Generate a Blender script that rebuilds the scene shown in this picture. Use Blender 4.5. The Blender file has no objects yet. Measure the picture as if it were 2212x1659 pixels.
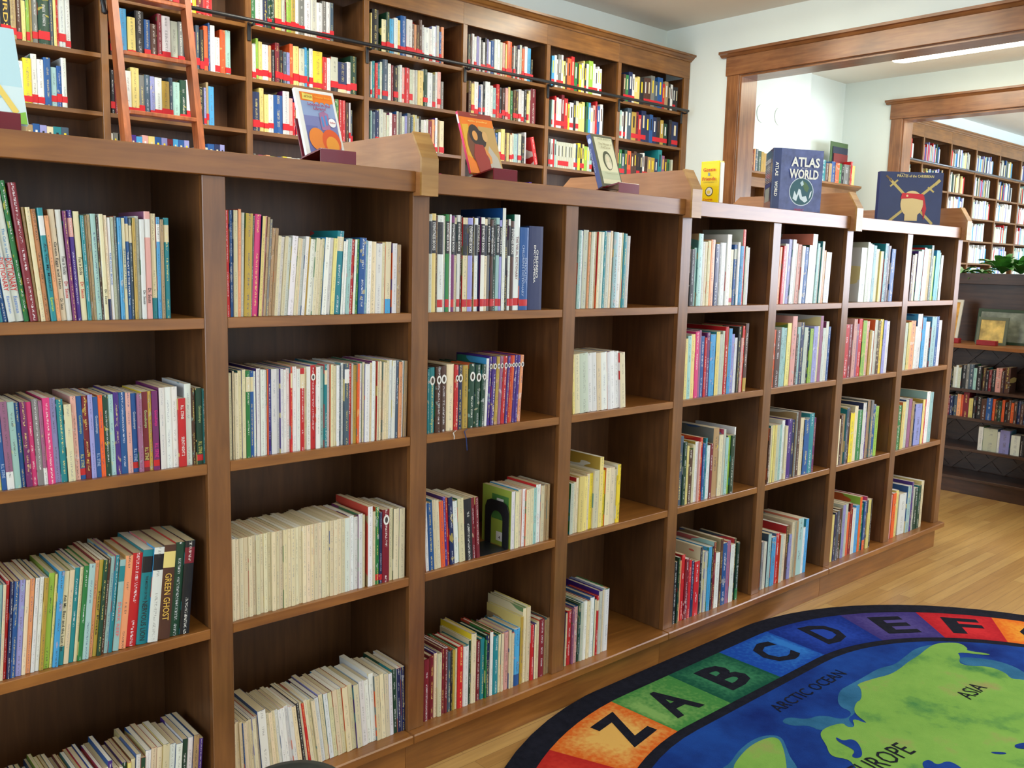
import bpy, math, random, re
from mathutils import Vector, Matrix
from mathutils.geometry import tessellate_polygon

# ------------------------------------------------------------------ camera, world, light, exposure
scene = bpy.context.scene
COL = scene.collection
W_, H_ = 2212, 1659
FPX = 1959.5
CAM = Vector((0.0249, -2.1534, 1.6028))
yaw, pitch, roll = math.radians(42.03), math.radians(7.6986), math.radians(1.4105)
_f = Vector((math.sin(yaw) * math.cos(pitch), math.cos(yaw) * math.cos(pitch), -math.sin(pitch)))
_r = Vector((math.cos(yaw), -math.sin(yaw), 0))
_u = _r.cross(_f)
RT = math.cos(roll) * _r + math.sin(roll) * _u
UP = -math.sin(roll) * _r + math.cos(roll) * _u
FW = _f
cd = bpy.data.cameras.new('camera')
cam = bpy.data.objects.new('camera', cd)
COL.objects.link(cam)
cd.sensor_width = 36.0
cd.lens = 36.0 * FPX / W_
cd.clip_start = 0.05
M = Matrix((RT, UP, -FW)).transposed().to_4x4()
M.translation = CAM
cam.matrix_world = M
scene.camera = cam

scene.view_settings.view_transform = 'Standard'
scene.view_settings.look = 'None'
scene.view_settings.gamma = 1
scene.view_settings.use_curve_mapping = False
scene.view_settings.exposure = -0.17

world = bpy.data.worlds.new('sky')
scene.world = world
world.use_nodes = True
bg = world.node_tree.nodes['Background']
bg.inputs[0].default_value = (0.75, 0.87, 1.0, 1)
bg.inputs[1].default_value = 2.0

def area(name, loc, target, sx, sy, power, color):
    l = bpy.data.lights.new(name, 'AREA')
    l.shape = 'RECTANGLE'; l.size = sx; l.size_y = sy
    l.energy = power; l.color = color
    o = bpy.data.objects.new(name, l)
    COL.objects.link(o)
    o.location = loc
    d = Vector(target) - Vector(loc)
    o.rotation_euler = d.to_track_quat('-Z', 'Y').to_euler()
    return o

DAY = (0.76, 0.88, 1.0)
WARM = (1.0, 0.95, 0.80)
# daylight through the windows of the reading room (left wall, front wall, right wall), plus an added aisle light
area('daylight_left', (-2.45, -1.25, 1.9), (0, -1.25, 1.9), 1.9, 1.7, 72, DAY)
area('added_aisle_light', (-2.45, 1.9, 2.1), (0, 1.9, 2.1), 1.8, 1.8, 150, DAY)  # added on the unseen aisle side to brighten the right and back walls
area('daylight_front_a', (-0.2, -4.95, 2.0), (-0.2, 0, 1.6), 1.8, 1.7, 4, DAY)
area('daylight_front_b', (3.4, -4.95, 2.0), (3.4, 0, 1.8), 2.2, 1.7, 14, DAY)
area('daylight_right', (6.50, -1.80, 2.2), (0, -1.80, 2.2), 2.7, 1.7, 112, (0.86, 0.88, 1.0))
# middle room and far room windows
area('daylight_middle', (8.1, -2.9, 2.0), (8.1, 0, 1.9), 2.2, 1.7, 75, DAY)
area('daylight_far', (12.6, -2.9, 1.9), (12.6, 0, 1.7), 4.4, 1.8, 420, DAY)

# ------------------------------------------------------------------ picture point -> place in the room
def ray(px, py):
    return RT * ((px - W_ / 2) / FPX) - UP * ((py - H_ / 2) / FPX) + FW
def atY(px, py, y):
    d = ray(px, py); return CAM + d * ((y - CAM.y) / d.y)
def atZ(px, py, z):
    d = ray(px, py); return CAM + d * ((z - CAM.z) / d.z)
def pxof(p):
    d = Vector(p) - CAM
    return W_ / 2 + FPX * d.dot(RT) / d.dot(FW)
def Xof(px, y, z):
    a, b = -1.5, 40.0
    for _ in range(40):
        m = (a + b) / 2
        if pxof((m, y, z)) < px: a = m
        else: b = m
    return a
def Yof(px, x, z):
    a, b = 6.0, -1.5
    for _ in range(40):
        m = (a + b) / 2
        if pxof((x, m, z)) < px: a = m
        else: b = m
    return a

# ------------------------------------------------------------------ materials
def srgb(r, g, b):
    f = lambda c: c / 12.92 if c <= 0.04045 else ((c + 0.055) / 1.055) ** 2.4
    return (f(r / 255), f(g / 255), f(b / 255))
MATS = {}
def nt(name):
    m = bpy.data.materials.new(name); m.use_nodes = True
    t = m.node_tree
    return m, t, t.nodes['Principled BSDF']
def flat(name, col, rough=0.5, spec=0.4, noise=0.0, nscale=20, metal=0, coat=0):
    if name in MATS: return MATS[name]
    m, t, b = nt(name)
    b.inputs['Roughness'].default_value = rough
    b.inputs['Specular IOR Level'].default_value = spec
    b.inputs['Metallic'].default_value = metal
    b.inputs['Coat Weight'].default_value = coat
    if noise:
        tc = t.nodes.new('ShaderNodeTexCoord'); n = t.nodes.new('ShaderNodeTexNoise')
        n.inputs['Scale'].default_value = nscale; n.inputs['Detail'].default_value = 4
        r = t.nodes.new('ShaderNodeValToRGB')
        r.color_ramp.elements[0].position = 0.3; r.color_ramp.elements[1].position = 0.7
        r.color_ramp.elements[0].color = tuple(c * (1 - noise) for c in col) + (1,)
        r.color_ramp.elements[1].color = tuple(min(1, c * (1 + noise)) for c in col) + (1,)
        t.links.new(tc.outputs['Object'], n.inputs['Vector']); t.links.new(n.outputs['Fac'], r.inputs[0])
        t.links.new(r.outputs[0], b.inputs['Base Color'])
    else:
        b.inputs['Base Color'].default_value = (*col, 1)
    MATS[name] = m
    return m
def wood(name, c1, c2, axis='x', rough=0.33, coat=0.25, blotch=0.35, spec=0.5):
    if name in MATS: return MATS[name]
    m, t, b = nt(name)
    N = t.nodes.new; L = t.links.new
    tc = N('ShaderNodeTexCoord'); mp = N('ShaderNodeMapping')
    s = {'x': (1.2, 14, 14), 'y': (14, 1.2, 14), 'z': (14, 14, 1.2)}[axis]
    mp.inputs['Scale'].default_value = s
    n1 = N('ShaderNodeTexNoise'); n1.inputs['Scale'].default_value = 3.2; n1.inputs['Detail'].default_value = 8; n1.inputs['Distortion'].default_value = 0.6
    n2 = N('ShaderNodeTexNoise'); n2.inputs['Scale'].default_value = 3.5; n2.inputs['Detail'].default_value = 3
    r = N('ShaderNodeValToRGB')
    r.color_ramp.elements[0].position = 0.32; r.color_ramp.elements[1].position = 0.7
    r.color_ramp.elements[0].color = (*c1, 1); r.color_ramp.elements[1].color = (*c2, 1)
    mx = N('ShaderNodeMix'); mx.data_type = 'RGBA'; mx.blend_type = 'MULTIPLY'
    r2 = N('ShaderNodeValToRGB')
    r2.color_ramp.elements[0].position = 0.35; r2.color_ramp.elements[1].position = 0.65
    r2.color_ramp.elements[0].color = (1 - blotch, 1 - blotch, 1 - blotch, 1); r2.color_ramp.elements[1].color = (1, 1, 1, 1)
    mx.inputs['Factor'].default_value = 1
    L(tc.outputs['Object'], mp.inputs['Vector']); L(mp.outputs[0], n1.inputs['Vector']); L(tc.outputs['Object'], n2.inputs['Vector'])
    L(n1.outputs['Fac'], r.inputs[0]); L(n2.outputs['Fac'], r2.inputs[0])
    L(r.outputs[0], mx.inputs['A']); L(r2.outputs[0], mx.inputs['B']); L(mx.outputs['Result'], b.inputs['Base Color'])
    b.inputs['Roughness'].default_value = rough; b.inputs['Coat Weight'].default_value = coat
    b.inputs['Coat Roughness'].default_value = 0.22; b.inputs['Specular IOR Level'].default_value = spec
    bp = N('ShaderNodeBump'); bp.inputs['Strength'].default_value = 0.05; bp.inputs['Distance'].default_value = 0.002
    L(n1.outputs['Fac'], bp.inputs['Height']); L(bp.outputs[0], b.inputs['Normal'])
    MATS[name] = m
    return m
WD = wood('oak_case_x', srgb(130, 80, 34), srgb(160, 104, 47), 'x', blotch=0.22)
WDZ = wood('oak_case_z', srgb(114, 72, 37), srgb(142, 94, 50), 'z', blotch=0.25)
WDY = wood('oak_case_y', srgb(168, 110, 62), srgb(192, 134, 82), 'y', blotch=0.25)
WIN = wood('oak_inside_shaded', srgb(92, 58, 32), srgb(116, 76, 42), 'z', rough=0.45, coat=0.05)  # case wood made darker: the shade inside the shelves is in the colour
WALLC_X = wood('walnut_wall_x', srgb(126, 80, 34), srgb(152, 102, 46), 'x')
WALLC_Z = wood('walnut_wall_z', srgb(124, 78, 34), srgb(150, 100, 46), 'z')
WTRIM = wood('door_casing', srgb(132, 82, 48), srgb(166, 112, 68), 'z')
WTRIMY = wood('door_casing_head', srgb(132, 82, 48), srgb(160, 108, 66), 'y')
WDARK = wood('dark_case', srgb(58, 36, 26), srgb(84, 56, 40), 'y', coat=0.1)
WLAD = wood('ladder_wood', srgb(140, 70, 32), srgb(182, 100, 50), 'z', rough=0.45, coat=0.05)
WYEL = wood('divider_bevel_lit', srgb(176, 126, 62), srgb(206, 158, 88), 'x', coat=0.1)  # warm ceiling light on the bevels, put into the wood colour
PAINT = flat('wall_paint', srgb(230, 240, 238), 0.75, 0.2, 0.02, 2)
CEIL = flat('ceiling_paint', srgb(232, 230, 222), 0.9, 0.1, 0.02, 2)
MAROON = flat('maroon_plastic', srgb(112, 20, 38), 0.2, 0.4, coat=0.1)
IRON = flat('black_iron', (0.012, 0.013, 0.016), 0.4, 0.5)
PAGE = None

def rgb(c, name=None, rough=0.5):
    k = 'paint_%02x%02x%02x_%d' % (*[int(255 * v) for v in c], int(rough * 10))
    return flat(k, c, rough)

# book spine / cover / pages: one material each, coloured per book through object properties
def attr(t, name):
    a = t.nodes.new('ShaderNodeAttribute'); a.attribute_type = 'OBJECT'; a.attribute_name = name
    return a
def math_(t, op, a, b=None):
    n = t.nodes.new('ShaderNodeMath'); n.operation = op
    for i, v in enumerate((a, b)):
        if v is None: continue
        if isinstance(v, (int, float)): n.inputs[i].default_value = v
        else: t.links.new(v, n.inputs[i])
    return n.outputs[0]
def mixc(t, f, a, b):
    n = t.nodes.new('ShaderNodeMix'); n.data_type = 'RGBA'
    for k, v in (('Factor', f), ('A', a), ('B', b)):
        if isinstance(v, (int, float)): n.inputs[k].default_value = v
        elif isinstance(v, tuple): n.inputs[k].default_value = v
        else: t.links.new(v, n.inputs[k])
    return n.outputs['Result']
def make_spine():
    m, t, b = nt('book_spine')
    N = t.nodes.new; L = t.links.new
    uv = N('ShaderNodeUVMap'); sp = N('ShaderNodeSeparateXYZ'); L(uv.outputs[0], sp.inputs[0])
    u, v = sp.outputs[0], sp.outputs[1]
    c1, c2, c3, bp, tx = (attr(t, k) for k in ('c1', 'c2', 'c3', 'bp', 'tx'))
    sb = N('ShaderNodeSeparateXYZ'); L(bp.outputs['Vector'], sb.inputs[0])
    st = N('ShaderNodeSeparateXYZ'); L(tx.outputs['Vector'], st.inputs[0])   # x: text darkness (-1..1), y: amount, z: seed
    seed = st.outputs[2]
    # worn, mottled spine colour
    cv = N('ShaderNodeCombineXYZ')
    L(math_(t, 'MULTIPLY', u, 1.2), cv.inputs[0]); L(math_(t, 'MULTIPLY', v, 9.0), cv.inputs[1]); L(seed, cv.inputs[2])
    n = N('ShaderNodeTexNoise'); n.inputs['Scale'].default_value = 1.0; n.inputs['Detail'].default_value = 5; L(cv.outputs[0], n.inputs['Vector'])
    base = mixc(t, math_(t, 'MULTIPLY', math_(t, 'GREATER_THAN', n.outputs['Fac'], 0.62), sb.outputs[2]), c1.outputs['Color'], c2.outputs['Color'])
    m2 = math_(t, 'MULTIPLY', math_(t, 'GREATER_THAN', v, sb.outputs[0]), math_(t, 'LESS_THAN', v, sb.outputs[1]))
    base = mixc(t, m2, base, c2.outputs['Color'])
    c3v = attr(t, 'fp'); s3 = N('ShaderNodeSeparateXYZ'); L(c3v.outputs['Vector'], s3.inputs[0])
    m3 = math_(t, 'MULTIPLY', math_(t, 'GREATER_THAN', v, s3.outputs[0]), math_(t, 'LESS_THAN', v, s3.outputs[1]))
    base = mixc(t, m3, base, c3.outputs['Color'])
    # lines of small print that run down the spine
    ct = N('ShaderNodeCombineXYZ')
    L(math_(t, 'MULTIPLY', u, 5.0), ct.inputs[0]); L(math_(t, 'MULTIPLY', v, 120.0), ct.inputs[1]); L(seed, ct.inputs[2])
    n2 = N('ShaderNodeTexNoise'); n2.inputs['Scale'].default_value = 1.0; n2.inputs['Detail'].default_value = 1; L(ct.outputs[0], n2.inputs['Vector'])
    cr = N('ShaderNodeCombineXYZ'); L(math_(t, 'MULTIPLY', v, 5.0), cr.inputs[1]); L(seed, cr.inputs[2])
    n3 = N('ShaderNodeTexNoise'); n3.inputs['Scale'].default_value = 1.0; n3.inputs['Detail'].default_value = 0; L(cr.outputs[0], n3.inputs['Vector'])
    reg = math_(t, 'GREATER_THAN', n3.outputs['Fac'], 0.44)
    mid = math_(t, 'MULTIPLY', math_(t, 'GREATER_THAN', u, 0.38), math_(t, 'LESS_THAN', u, 0.66))
    mt = math_(t, 'MULTIPLY', math_(t, 'MULTIPLY', math_(t, 'GREATER_THAN', n2.outputs['Fac'], 0.53), reg), mid)
    mt = math_(t, 'MULTIPLY', mt, st.outputs[1])
    base = mixc(t, mt, base, attr(t, 'ct').outputs['Color'])
    L(base, b.inputs['Base Color'])
    L(attr(t, 'ro').outputs['Fac'], b.inputs['Roughness'])
    b.inputs['Specular IOR Level'].default_value = 0.5
    bu = N('ShaderNodeBump'); bu.inputs['Strength'].default_value = 0.25; bu.inputs['Distance'].default_value = 0.002
    L(n.outputs['Fac'], bu.inputs['Height']); L(bu.outputs[0], b.inputs['Normal'])
    return m
def make_cover():
    m, t, b = nt('book_cover')
    N = t.nodes.new; L = t.links.new
    uv = N('ShaderNodeUVMap')
    cc, c2 = attr(t, 'cc'), attr(t, 'cd')
    mp = N('ShaderNodeVectorMath'); mp.operation = 'ADD'; L(uv.outputs[0], mp.inputs[0]); L(attr(t, 'tx').outputs['Vector'], mp.inputs[1])
    n = N('ShaderNodeTexNoise'); n.inputs['Scale'].default_value = 2.6; n.inputs['Detail'].default_value = 2; L(mp.outputs[0], n.inputs['Vector'])
    f = math_(t, 'MULTIPLY', math_(t, 'GREATER_THAN', n.outputs['Fac'], 0.56), 0.8)
    L(mixc(t, f, cc.outputs['Color'], c2.outputs['Color']), b.inputs['Base Color'])
    L(attr(t, 'ro').outputs['Fac'], b.inputs['Roughness'])
    return m
def make_page():
    m, t, b = nt('book_pages')
    N = t.nodes.new; L = t.links.new
    tc = N('ShaderNodeTexCoord'); mp = N('ShaderNodeMapping'); mp.inputs['Scale'].default_value = (900, 6, 6)
    n = N('ShaderNodeTexNoise'); n.inputs['Scale'].default_value = 1; n.inputs['Detail'].default_value = 1
    L(tc.outputs['Object'], mp.inputs['Vector']); L(mp.outputs[0], n.inputs['Vector'])
    f = math_(t, 'MULTIPLY', n.outputs['Fac'], 0.35)
    pc = attr(t, 'pc')
    L(mixc(t, f, pc.outputs['Color'], (0.16, 0.12, 0.07, 1)), b.inputs['Base Color'])
    b.inputs['Roughness'].default_value = 0.8
    return m
SPINE, COVER, PAGE = make_spine(), make_cover(), make_page()

# ------------------------------------------------------------------ mesh helpers
class MB:
    def __init__(s): s.v = []; s.f = []; s.m = []; s.uv = {}
    def poly(s, pts, mi=0):
        k = len(s.v); s.v += [tuple(p) for p in pts]; s.f.append(list(range(k, k + len(pts)))); s.m.append(mi); return s
    def box(s, x0, x1, y0, y1, z0, z1, mi=0, bev=0.0):
        if bev <= 0:
            k = len(s.v)
            s.v += [(x, y, z) for x in (x0, x1) for y in (y0, y1) for z in (z0, z1)]
            for f in ((0, 1, 3, 2), (4, 6, 7, 5), (0, 4, 5, 1), (2, 3, 7, 6), (0, 2, 6, 4), (1, 5, 7, 3)):
                s.f.append([k + i for i in f]); s.m.append(mi)
            return s
        # chamfered box: three nested rings
        b = min(bev, (x1 - x0) / 3, (y1 - y0) / 3, (z1 - z0) / 3)
        def P(x, y, z): s.v.append((x, y, z)); return len(s.v) - 1
        X, Y, Z = (x0, x1), (y0, y1), (z0, z1)
        A = {}
        for i in (0, 1):
            for j in (0, 1):
                for k in (0, 1):
                    sx, sy, sz = (1, -1)[i], (1, -1)[j], (1, -1)[k]
                    A[i, j, k, 'x'] = P(X[i], Y[j] + sy * b, Z[k] + sz * b)
                    A[i, j, k, 'y'] = P(X[i] + sx * b, Y[j], Z[k] + sz * b)
                    A[i, j, k, 'z'] = P(X[i] + sx * b, Y[j] + sy * b, Z[k])
        F = []
        for i in (0, 1):
            F.append([A[i, 0, 0, 'x'], A[i, 0, 1, 'x'], A[i, 1, 1, 'x'], A[i, 1, 0, 'x']])
            F.append([A[0, i, 0, 'y'], A[1, i, 0, 'y'], A[1, i, 1, 'y'], A[0, i, 1, 'y']])
            F.append([A[0, 0, i, 'z'], A[0, 1, i, 'z'], A[1, 1, i, 'z'], A[1, 0, i, 'z']])
            for j in (0, 1):
                F.append([A[i, j, 0, 'x'], A[i, j, 1, 'x'], A[i, j, 1, 'y'], A[i, j, 0, 'y']])
                F.append([A[i, 0, j, 'x'], A[i, 1, j, 'x'], A[i, 1, j, 'z'], A[i, 0, j, 'z']])
                F.append([A[0, i, j, 'y'], A[1, i, j, 'y'], A[1, i, j, 'z'], A[0, i, j, 'z']])
                for k in (0, 1):
                    F.append([A[i, j, k, 'x'], A[i, j, k, 'y'], A[i, j, k, 'z']])
        c = Vector(((x0 + x1) / 2, (y0 + y1) / 2, (z0 + z1) / 2))
        for f in F:
            p = [Vector(s.v[q]) for q in f]
            nrm = (p[1] - p[0]).cross(p[2] - p[0])
            if nrm.dot(sum(p, Vector()) / len(p) - c) < 0: f.reverse()
            s.f.append(f); s.m.append(mi)
        return s
    def prism(s, pts, d, mi=0, mcap=None):
        """pts: planar outline (3-D points), d: extrusion vector."""
        k = len(s.v); n = len(pts); d = Vector(d)
        s.v += [tuple(p) for p in pts] + [tuple(Vector(p) + d) for p in pts]
        nrm = Vector((0, 0, 0))
        for i in range(n): nrm += Vector(pts[i]).cross(Vector(pts[(i + 1) % n]))
        fl = nrm.dot(d) > 0
        a = list(range(k, k + n)); b = list(range(k + n, k + 2 * n))
        s.f.append(a[::-1] if fl else a); s.f.append(b if fl else b[::-1]); s.m += [mi if mcap is None else mcap] * 2
        for i in range(n):
            j = (i + 1) % n
            q = [k + i, k + j, k + n + j, k + n + i]
            s.f.append(q if fl else q[::-1]); s.m.append(mi)
        return s
    def tube(s, path, r, seg=8, mi=0):
        rings = []
        P = [Vector(p) for p in path]
        for i, p in enumerate(P):
            t = (P[min(i + 1, len(P) - 1)] - P[max(i - 1, 0)]).normalized()
            a = t.cross(Vector((0, 0, 1)))
            if a.length < 1e-3: a = t.cross(Vector((1, 0, 0)))
            a.normalize(); b = t.cross(a)
            rr = r[i] if isinstance(r, (list, tuple)) else r
            k = len(s.v)
            s.v += [tuple(p + rr * (math.cos(2 * math.pi * q / seg) * a + math.sin(2 * math.pi * q / seg) * b)) for q in range(seg)]
            rings.append(k)
        for i in range(len(rings) - 1):
            for q in range(seg):
                s.f.append([rings[i] + q, rings[i] + (q + 1) % seg, rings[i + 1] + (q + 1) % seg, rings[i + 1] + q]); s.m.append(mi)
        s.f.append([rings[0] + q for q in range(seg)][::-1]); s.f.append([rings[-1] + q for q in range(seg)]); s.m += [mi, mi]
        return s
    def mesh(s, name, mats):
        me = bpy.data.meshes.new(name)
        me.from_pydata(s.v, [], s.f)
        for m in (mats if isinstance(mats, (list, tuple)) else [mats]): me.materials.append(m)
        me.polygons.foreach_set('material_index', s.m)
        me.update()
        return me
    def build(s, name, mats, parent=None, loc=None, smooth=False):
        me = s.mesh(name, mats)
        if smooth:
            me.polygons.foreach_set('use_smooth', [True] * len(me.polygons))
        o = bpy.data.objects.new(name, me); COL.objects.link(o)
        if parent is not None: o.parent = parent
        if loc is not None: o.location = loc
        return o
def empty(name, loc=(0, 0, 0), rz=0):
    o = bpy.data.objects.new(name, None); COL.objects.link(o); o.location = loc; o.rotation_euler = (0, 0, rz)
    o.empty_display_size = 0.05
    return o
def tag(o, label=None, cat=None, group=None, kind=None):
    if label: o['label'] = label
    if cat: o['category'] = cat
    if group: o['group'] = group
    if kind: o['kind'] = kind
    return o
def struct(o): o['kind'] = 'structure'; return o
def local(o, loc):
    """vertices were given in world space: move the origin of a mesh-only thing to loc"""
    o.location = loc; o.data.transform(Matrix.Translation(-Vector(loc))); return o

TEXTS = []
def text(name, body, parent, origin, right, up, height, length=None, col=(0, 0, 0), bold=0.0, center=True, shear=0.0):
    """flat lettering laid on a surface; converted to a mesh at the end"""
    TEXTS.append((name, body, parent, Vector(origin), Vector(right).normalized(), Vector(up).normalized(), height, length, col, bold, center, shear))
RUGBLK = []
def build_texts():
    tmp = []
    for T in TEXTS:
        c = bpy.data.curves.new('t', 'FONT'); c.body = T[1]; c.resolution_u = 2; c.offset = T[9]; c.shear = T[11]
        c.align_x = 'CENTER' if T[10] else 'LEFT'; c.align_y = 'CENTER'; c.fill_mode = 'FRONT'; c.space_line = 0.9
        o = bpy.data.objects.new('t', c); COL.objects.link(o); tmp.append(o)
    dg = bpy.context.evaluated_depsgraph_get(); dg.update()
    for o, T in zip(tmp, TEXTS):
        me = bpy.data.meshes.new_from_object(o.evaluated_get(dg))
        name, body, parent, org, R, U, hgt, length, col, bold, center, sh = T
        xs = [v.co.x for v in me.vertices]; ys = [v.co.y for v in me.vertices]
        if not xs: continue
        w = max(xs) - min(xs); h = max(ys) - min(ys)
        cx = (max(xs) + min(xs)) / 2; cy = (max(ys) + min(ys)) / 2
        sy = hgt / h; sx = (length / w) if length else sy
        for v in me.vertices:
            p = org + R * ((v.co.x - (cx if center else min(xs))) * sx) + U * ((v.co.y - cy) * sy)
            v.co = p
        me.materials.clear(); me.materials.append(rgb(col, rough=0.5) if not name.startswith('rug_') else BLK); me.name = name
        t = bpy.data.objects.new(name, me); COL.objects.link(t); t.parent = parent
    for o in tmp:
        c = o.data; bpy.data.objects.remove(o); bpy.data.curves.remove(c)

# ------------------------------------------------------------------ room shell
ZC = 3.64
XW1, XW2, XE = 6.546, 9.68, 16.6
YB, YF, XL = 3.16, -5.0, -2.5
TW1, TW2 = 0.22, 0.2
def floor_mat():
    m, t, b = nt('maple_strip_floor')
    N = t.nodes.new; L = t.links.new
    tc = N('ShaderNodeTexCoord')
    br = N('ShaderNodeTexBrick')
    br.offset = 0.37; br.inputs['Scale'].default_value = 1
    br.inputs['Brick Width'].default_value = 1.1; br.inputs['Row Height'].default_value = 0.057
    br.inputs['Mortar Size'].default_value = 0.0007; br.inputs['Mortar Smooth'].default_value = 0.3; br.inputs['Bias'].default_value = 0
    br.inputs['Color1'].default_value = (*srgb(202, 162, 96), 1); br.inputs['Color2'].default_value = (*srgb(178, 134, 74), 1)
    br.inputs['Mortar'].default_value = (*srgb(92, 62, 34), 1)
    mp = N('ShaderNodeMapping'); mp.inputs['Scale'].default_value = (2, 30, 1)
    n = N('ShaderNodeTexNoise'); n.inputs['Scale'].default_value = 2; n.inputs['Detail'].default_value = 6
    L(tc.outputs['Object'], br.inputs['Vector']); L(tc.outputs['Object'], mp.inputs['Vector']); L(mp.outputs[0], n.inputs['Vector'])
    mx = N('ShaderNodeMix'); mx.data_type = 'RGBA'; mx.blend_type = 'MULTIPLY'; mx.inputs['Factor'].default_value = 0.5
    r = N('ShaderNodeValToRGB'); r.color_ramp.elements[0].position = 0.3; r.color_ramp.elements[0].color = (0.6, 0.55, 0.5, 1); r.color_ramp.elements[1].position = 0.7
    L(n.outputs['Fac'], r.inputs[0]); L(br.outputs['Color'], mx.inputs['A']); L(r.outputs[0], mx.inputs['B'])
    L(mx.outputs['Result'], b.inputs['Base Color'])
    b.inputs['Roughness'].default_value = 0.3; b.inputs['Coat Weight'].default_value = 0.15; b.inputs['Coat Roughness'].default_value = 0.2
    return m
FLOOR = floor_mat()
struct(MB().box(XL - 0.2, XE + 0.2, YF - 0.2, YB + 0.2, -0.1, 0).build('floor', FLOOR))
struct(MB().box(XL - 0.2, XE + 0.2, YF - 0.2, YB + 0.2, ZC, ZC + 0.1).build('ceiling', CEIL))
def wall_with_hole(name, axis, at, th, a0, a1, holes):
    """axis 'x': wall in the plane x=at, running in y from a0 to a1; holes: (b0, b1, z0, z1)"""
    mb = MB()
    def bx(p0, p1, z0, z1):
        if p1 - p0 < 1e-4 or z1 - z0 < 1e-4: return
        if axis == 'x': mb.box(at, at + th, p0, p1, z0, z1)
        else: mb.box(p0, p1, at, at + th, z0, z1)
    cur = a0
    for (b0, b1, z0, z1) in sorted(holes):
        bx(cur, b0, 0, ZC); bx(b0, b1, 0, z0); bx(b0, b1, z1, ZC); cur = b1
    bx(cur, a1, 0, ZC)
    return struct(mb.build(name, PAINT))
wall_with_hole('wall_back', 'y', YB, 0.15, XL, XE, [])
wall_with_hole('wall_front', 'y', YF, -0.15, XL, XW1, [(-1.1, 0.7, 1.1, 2.85), (2.3, 4.5, 1.1, 2.85)])
wall_with_hole('wall_left', 'x', XL, -0.15, YF, YB, [(-2.25, -0.25, 1.0, 2.8), (1.0, 2.8, 1.2, 3.0)])  # second hole is for the added aisle window
wall_with_hole('wall_right', 'x', XW1, TW1, YF, YB, [(-3.15, -0.45, 1.3, 3.05), (-0.2, 2.375, 0, 3.165)])
wall_with_hole('wall_middle', 'x', XW2, TW2, -3.0, YB, [(-0.9, 2.48, 0, 3.2)])
wall_with_hole('wall_east', 'x', XE, 0.15, -3.0, YB, [])
wall_with_hole('wall_south', 'y', -3.0, -0.15, XW1 + TW1, XE, [(7.0, 9.2, 1.1, 2.85), (10.4, 14.8, 1.0, 2.85)])
# chimney breast in the middle room's corner
struct(MB().box(6.77, 8.66, 2.98, YB, 0, ZC).build('wall_breast', PAINT))
# window frames
def window(name, axis, at, a0, a1, z0, z1):
    mb = MB(); t = 0.05
    def bx(p0, p1, q0, q1):
        if axis == 'x': mb.box(at - 0.03, at + 0.03, p0, p1, q0, q1)
        else: mb.box(p0, p1, at - 0.03, at + 0.03, q0, q1)
    bx(a0, a0 + t, z0, z1); bx(a1 - t, a1, z0, z1); bx(a0 + t, a1 - t, z0, z0 + t); bx(a0 + t, a1 - t, z1 - t, z1)
    m = (a0 + a1) / 2; bx(m - 0.02, m + 0.02, z0 + t, z1 - t)
    return struct(mb.build(name, WTRIM))
window('window_1', 'y', YF - 0.1, -1.1, 0.7, 1.1, 2.85)
window('window_2', 'y', YF - 0.1, 2.3, 4.5, 1.1, 2.85)
window('window_3', 'x', XL - 0.1, -2.25, -0.25, 1.0, 2.8)
window('window_4', 'x', XW1 + 0.12, -3.15, -0.45, 1.3, 3.05)
window('added_aisle_window', 'x', XL - 0.1, 1.0, 2.8, 1.2, 3.0)  # unseen window, added to go with the aisle light
window('window_5', 'y', -3.1, 7.0, 9.2, 1.1, 2.85)
window('window_6', 'y', -3.1, 10.4, 14.8, 1.0, 2.85)
# cased openings
def casing(name, x, xb, y0, y1, zb, zt, cw):
    """opening y0..y1 in the wall between x and xb; casing on the -x side"""
    e = struct(empty(name))
    t = 0.022
    MB().box(x - t, x, y1, y1 + cw, 0, zb, bev=0.003).build('side_casing', WTRIM, e)
    MB().box(x - t, x, y0 - cw, y0, 0, zb, bev=0.003).build('side_casing', WTRIM, e)
    hb = MB().box(x - t - 0.006, x, y0 - cw - 0.012, y1 + cw + 0.012, zb, zt - 0.03, bev=0.003)
    hb.build('head_casing', WTRIMY, e)
    pr = [(x, 0, zt - 0.03), (x - t - 0.008, 0, zt - 0.03), (x - t - 0.03, 0, zt - 0.012), (x - t - 0.05, 0, zt - 0.008), (x - t - 0.05, 0, zt + 0.012), (x, 0, zt + 0.012)]
    MB().prism([Vector((p[0], y0 - cw - 0.06, p[2])) for p in pr], (0, y1 - y0 + 2 * cw + 0.12, 0)).build('head_cap', WTRIMY, e)
    MB().box(x, xb, y1 - 0.018, y1, 0, zb).build('jamb', WTRIM, e)
    MB().box(x, xb, y0, y0 + 0.018, 0, zb).build('jamb', WTRIM, e)
    MB().box(x, xb, y0 + 0.018, y1 - 0.018, zb - 0.018, zb).build('head_jamb', WTRIMY, e)
    MB().box(xb, xb + t, y1, y1 + cw, 0, zb).build('side_casing', WTRIM, e)
    MB().box(xb, xb + t, y0 - cw, y1 + cw, zb, zt).build('head_casing', WTRIMY, e)
    return e
casing('door_1', XW1, XW1 + TW1, -0.2, 2.375, 3.165, 3.345, 0.115)
casing('door_2', XW2, XW2 + TW2, -0.9, 2.48, 3.2, 3.385, 0.12)
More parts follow.
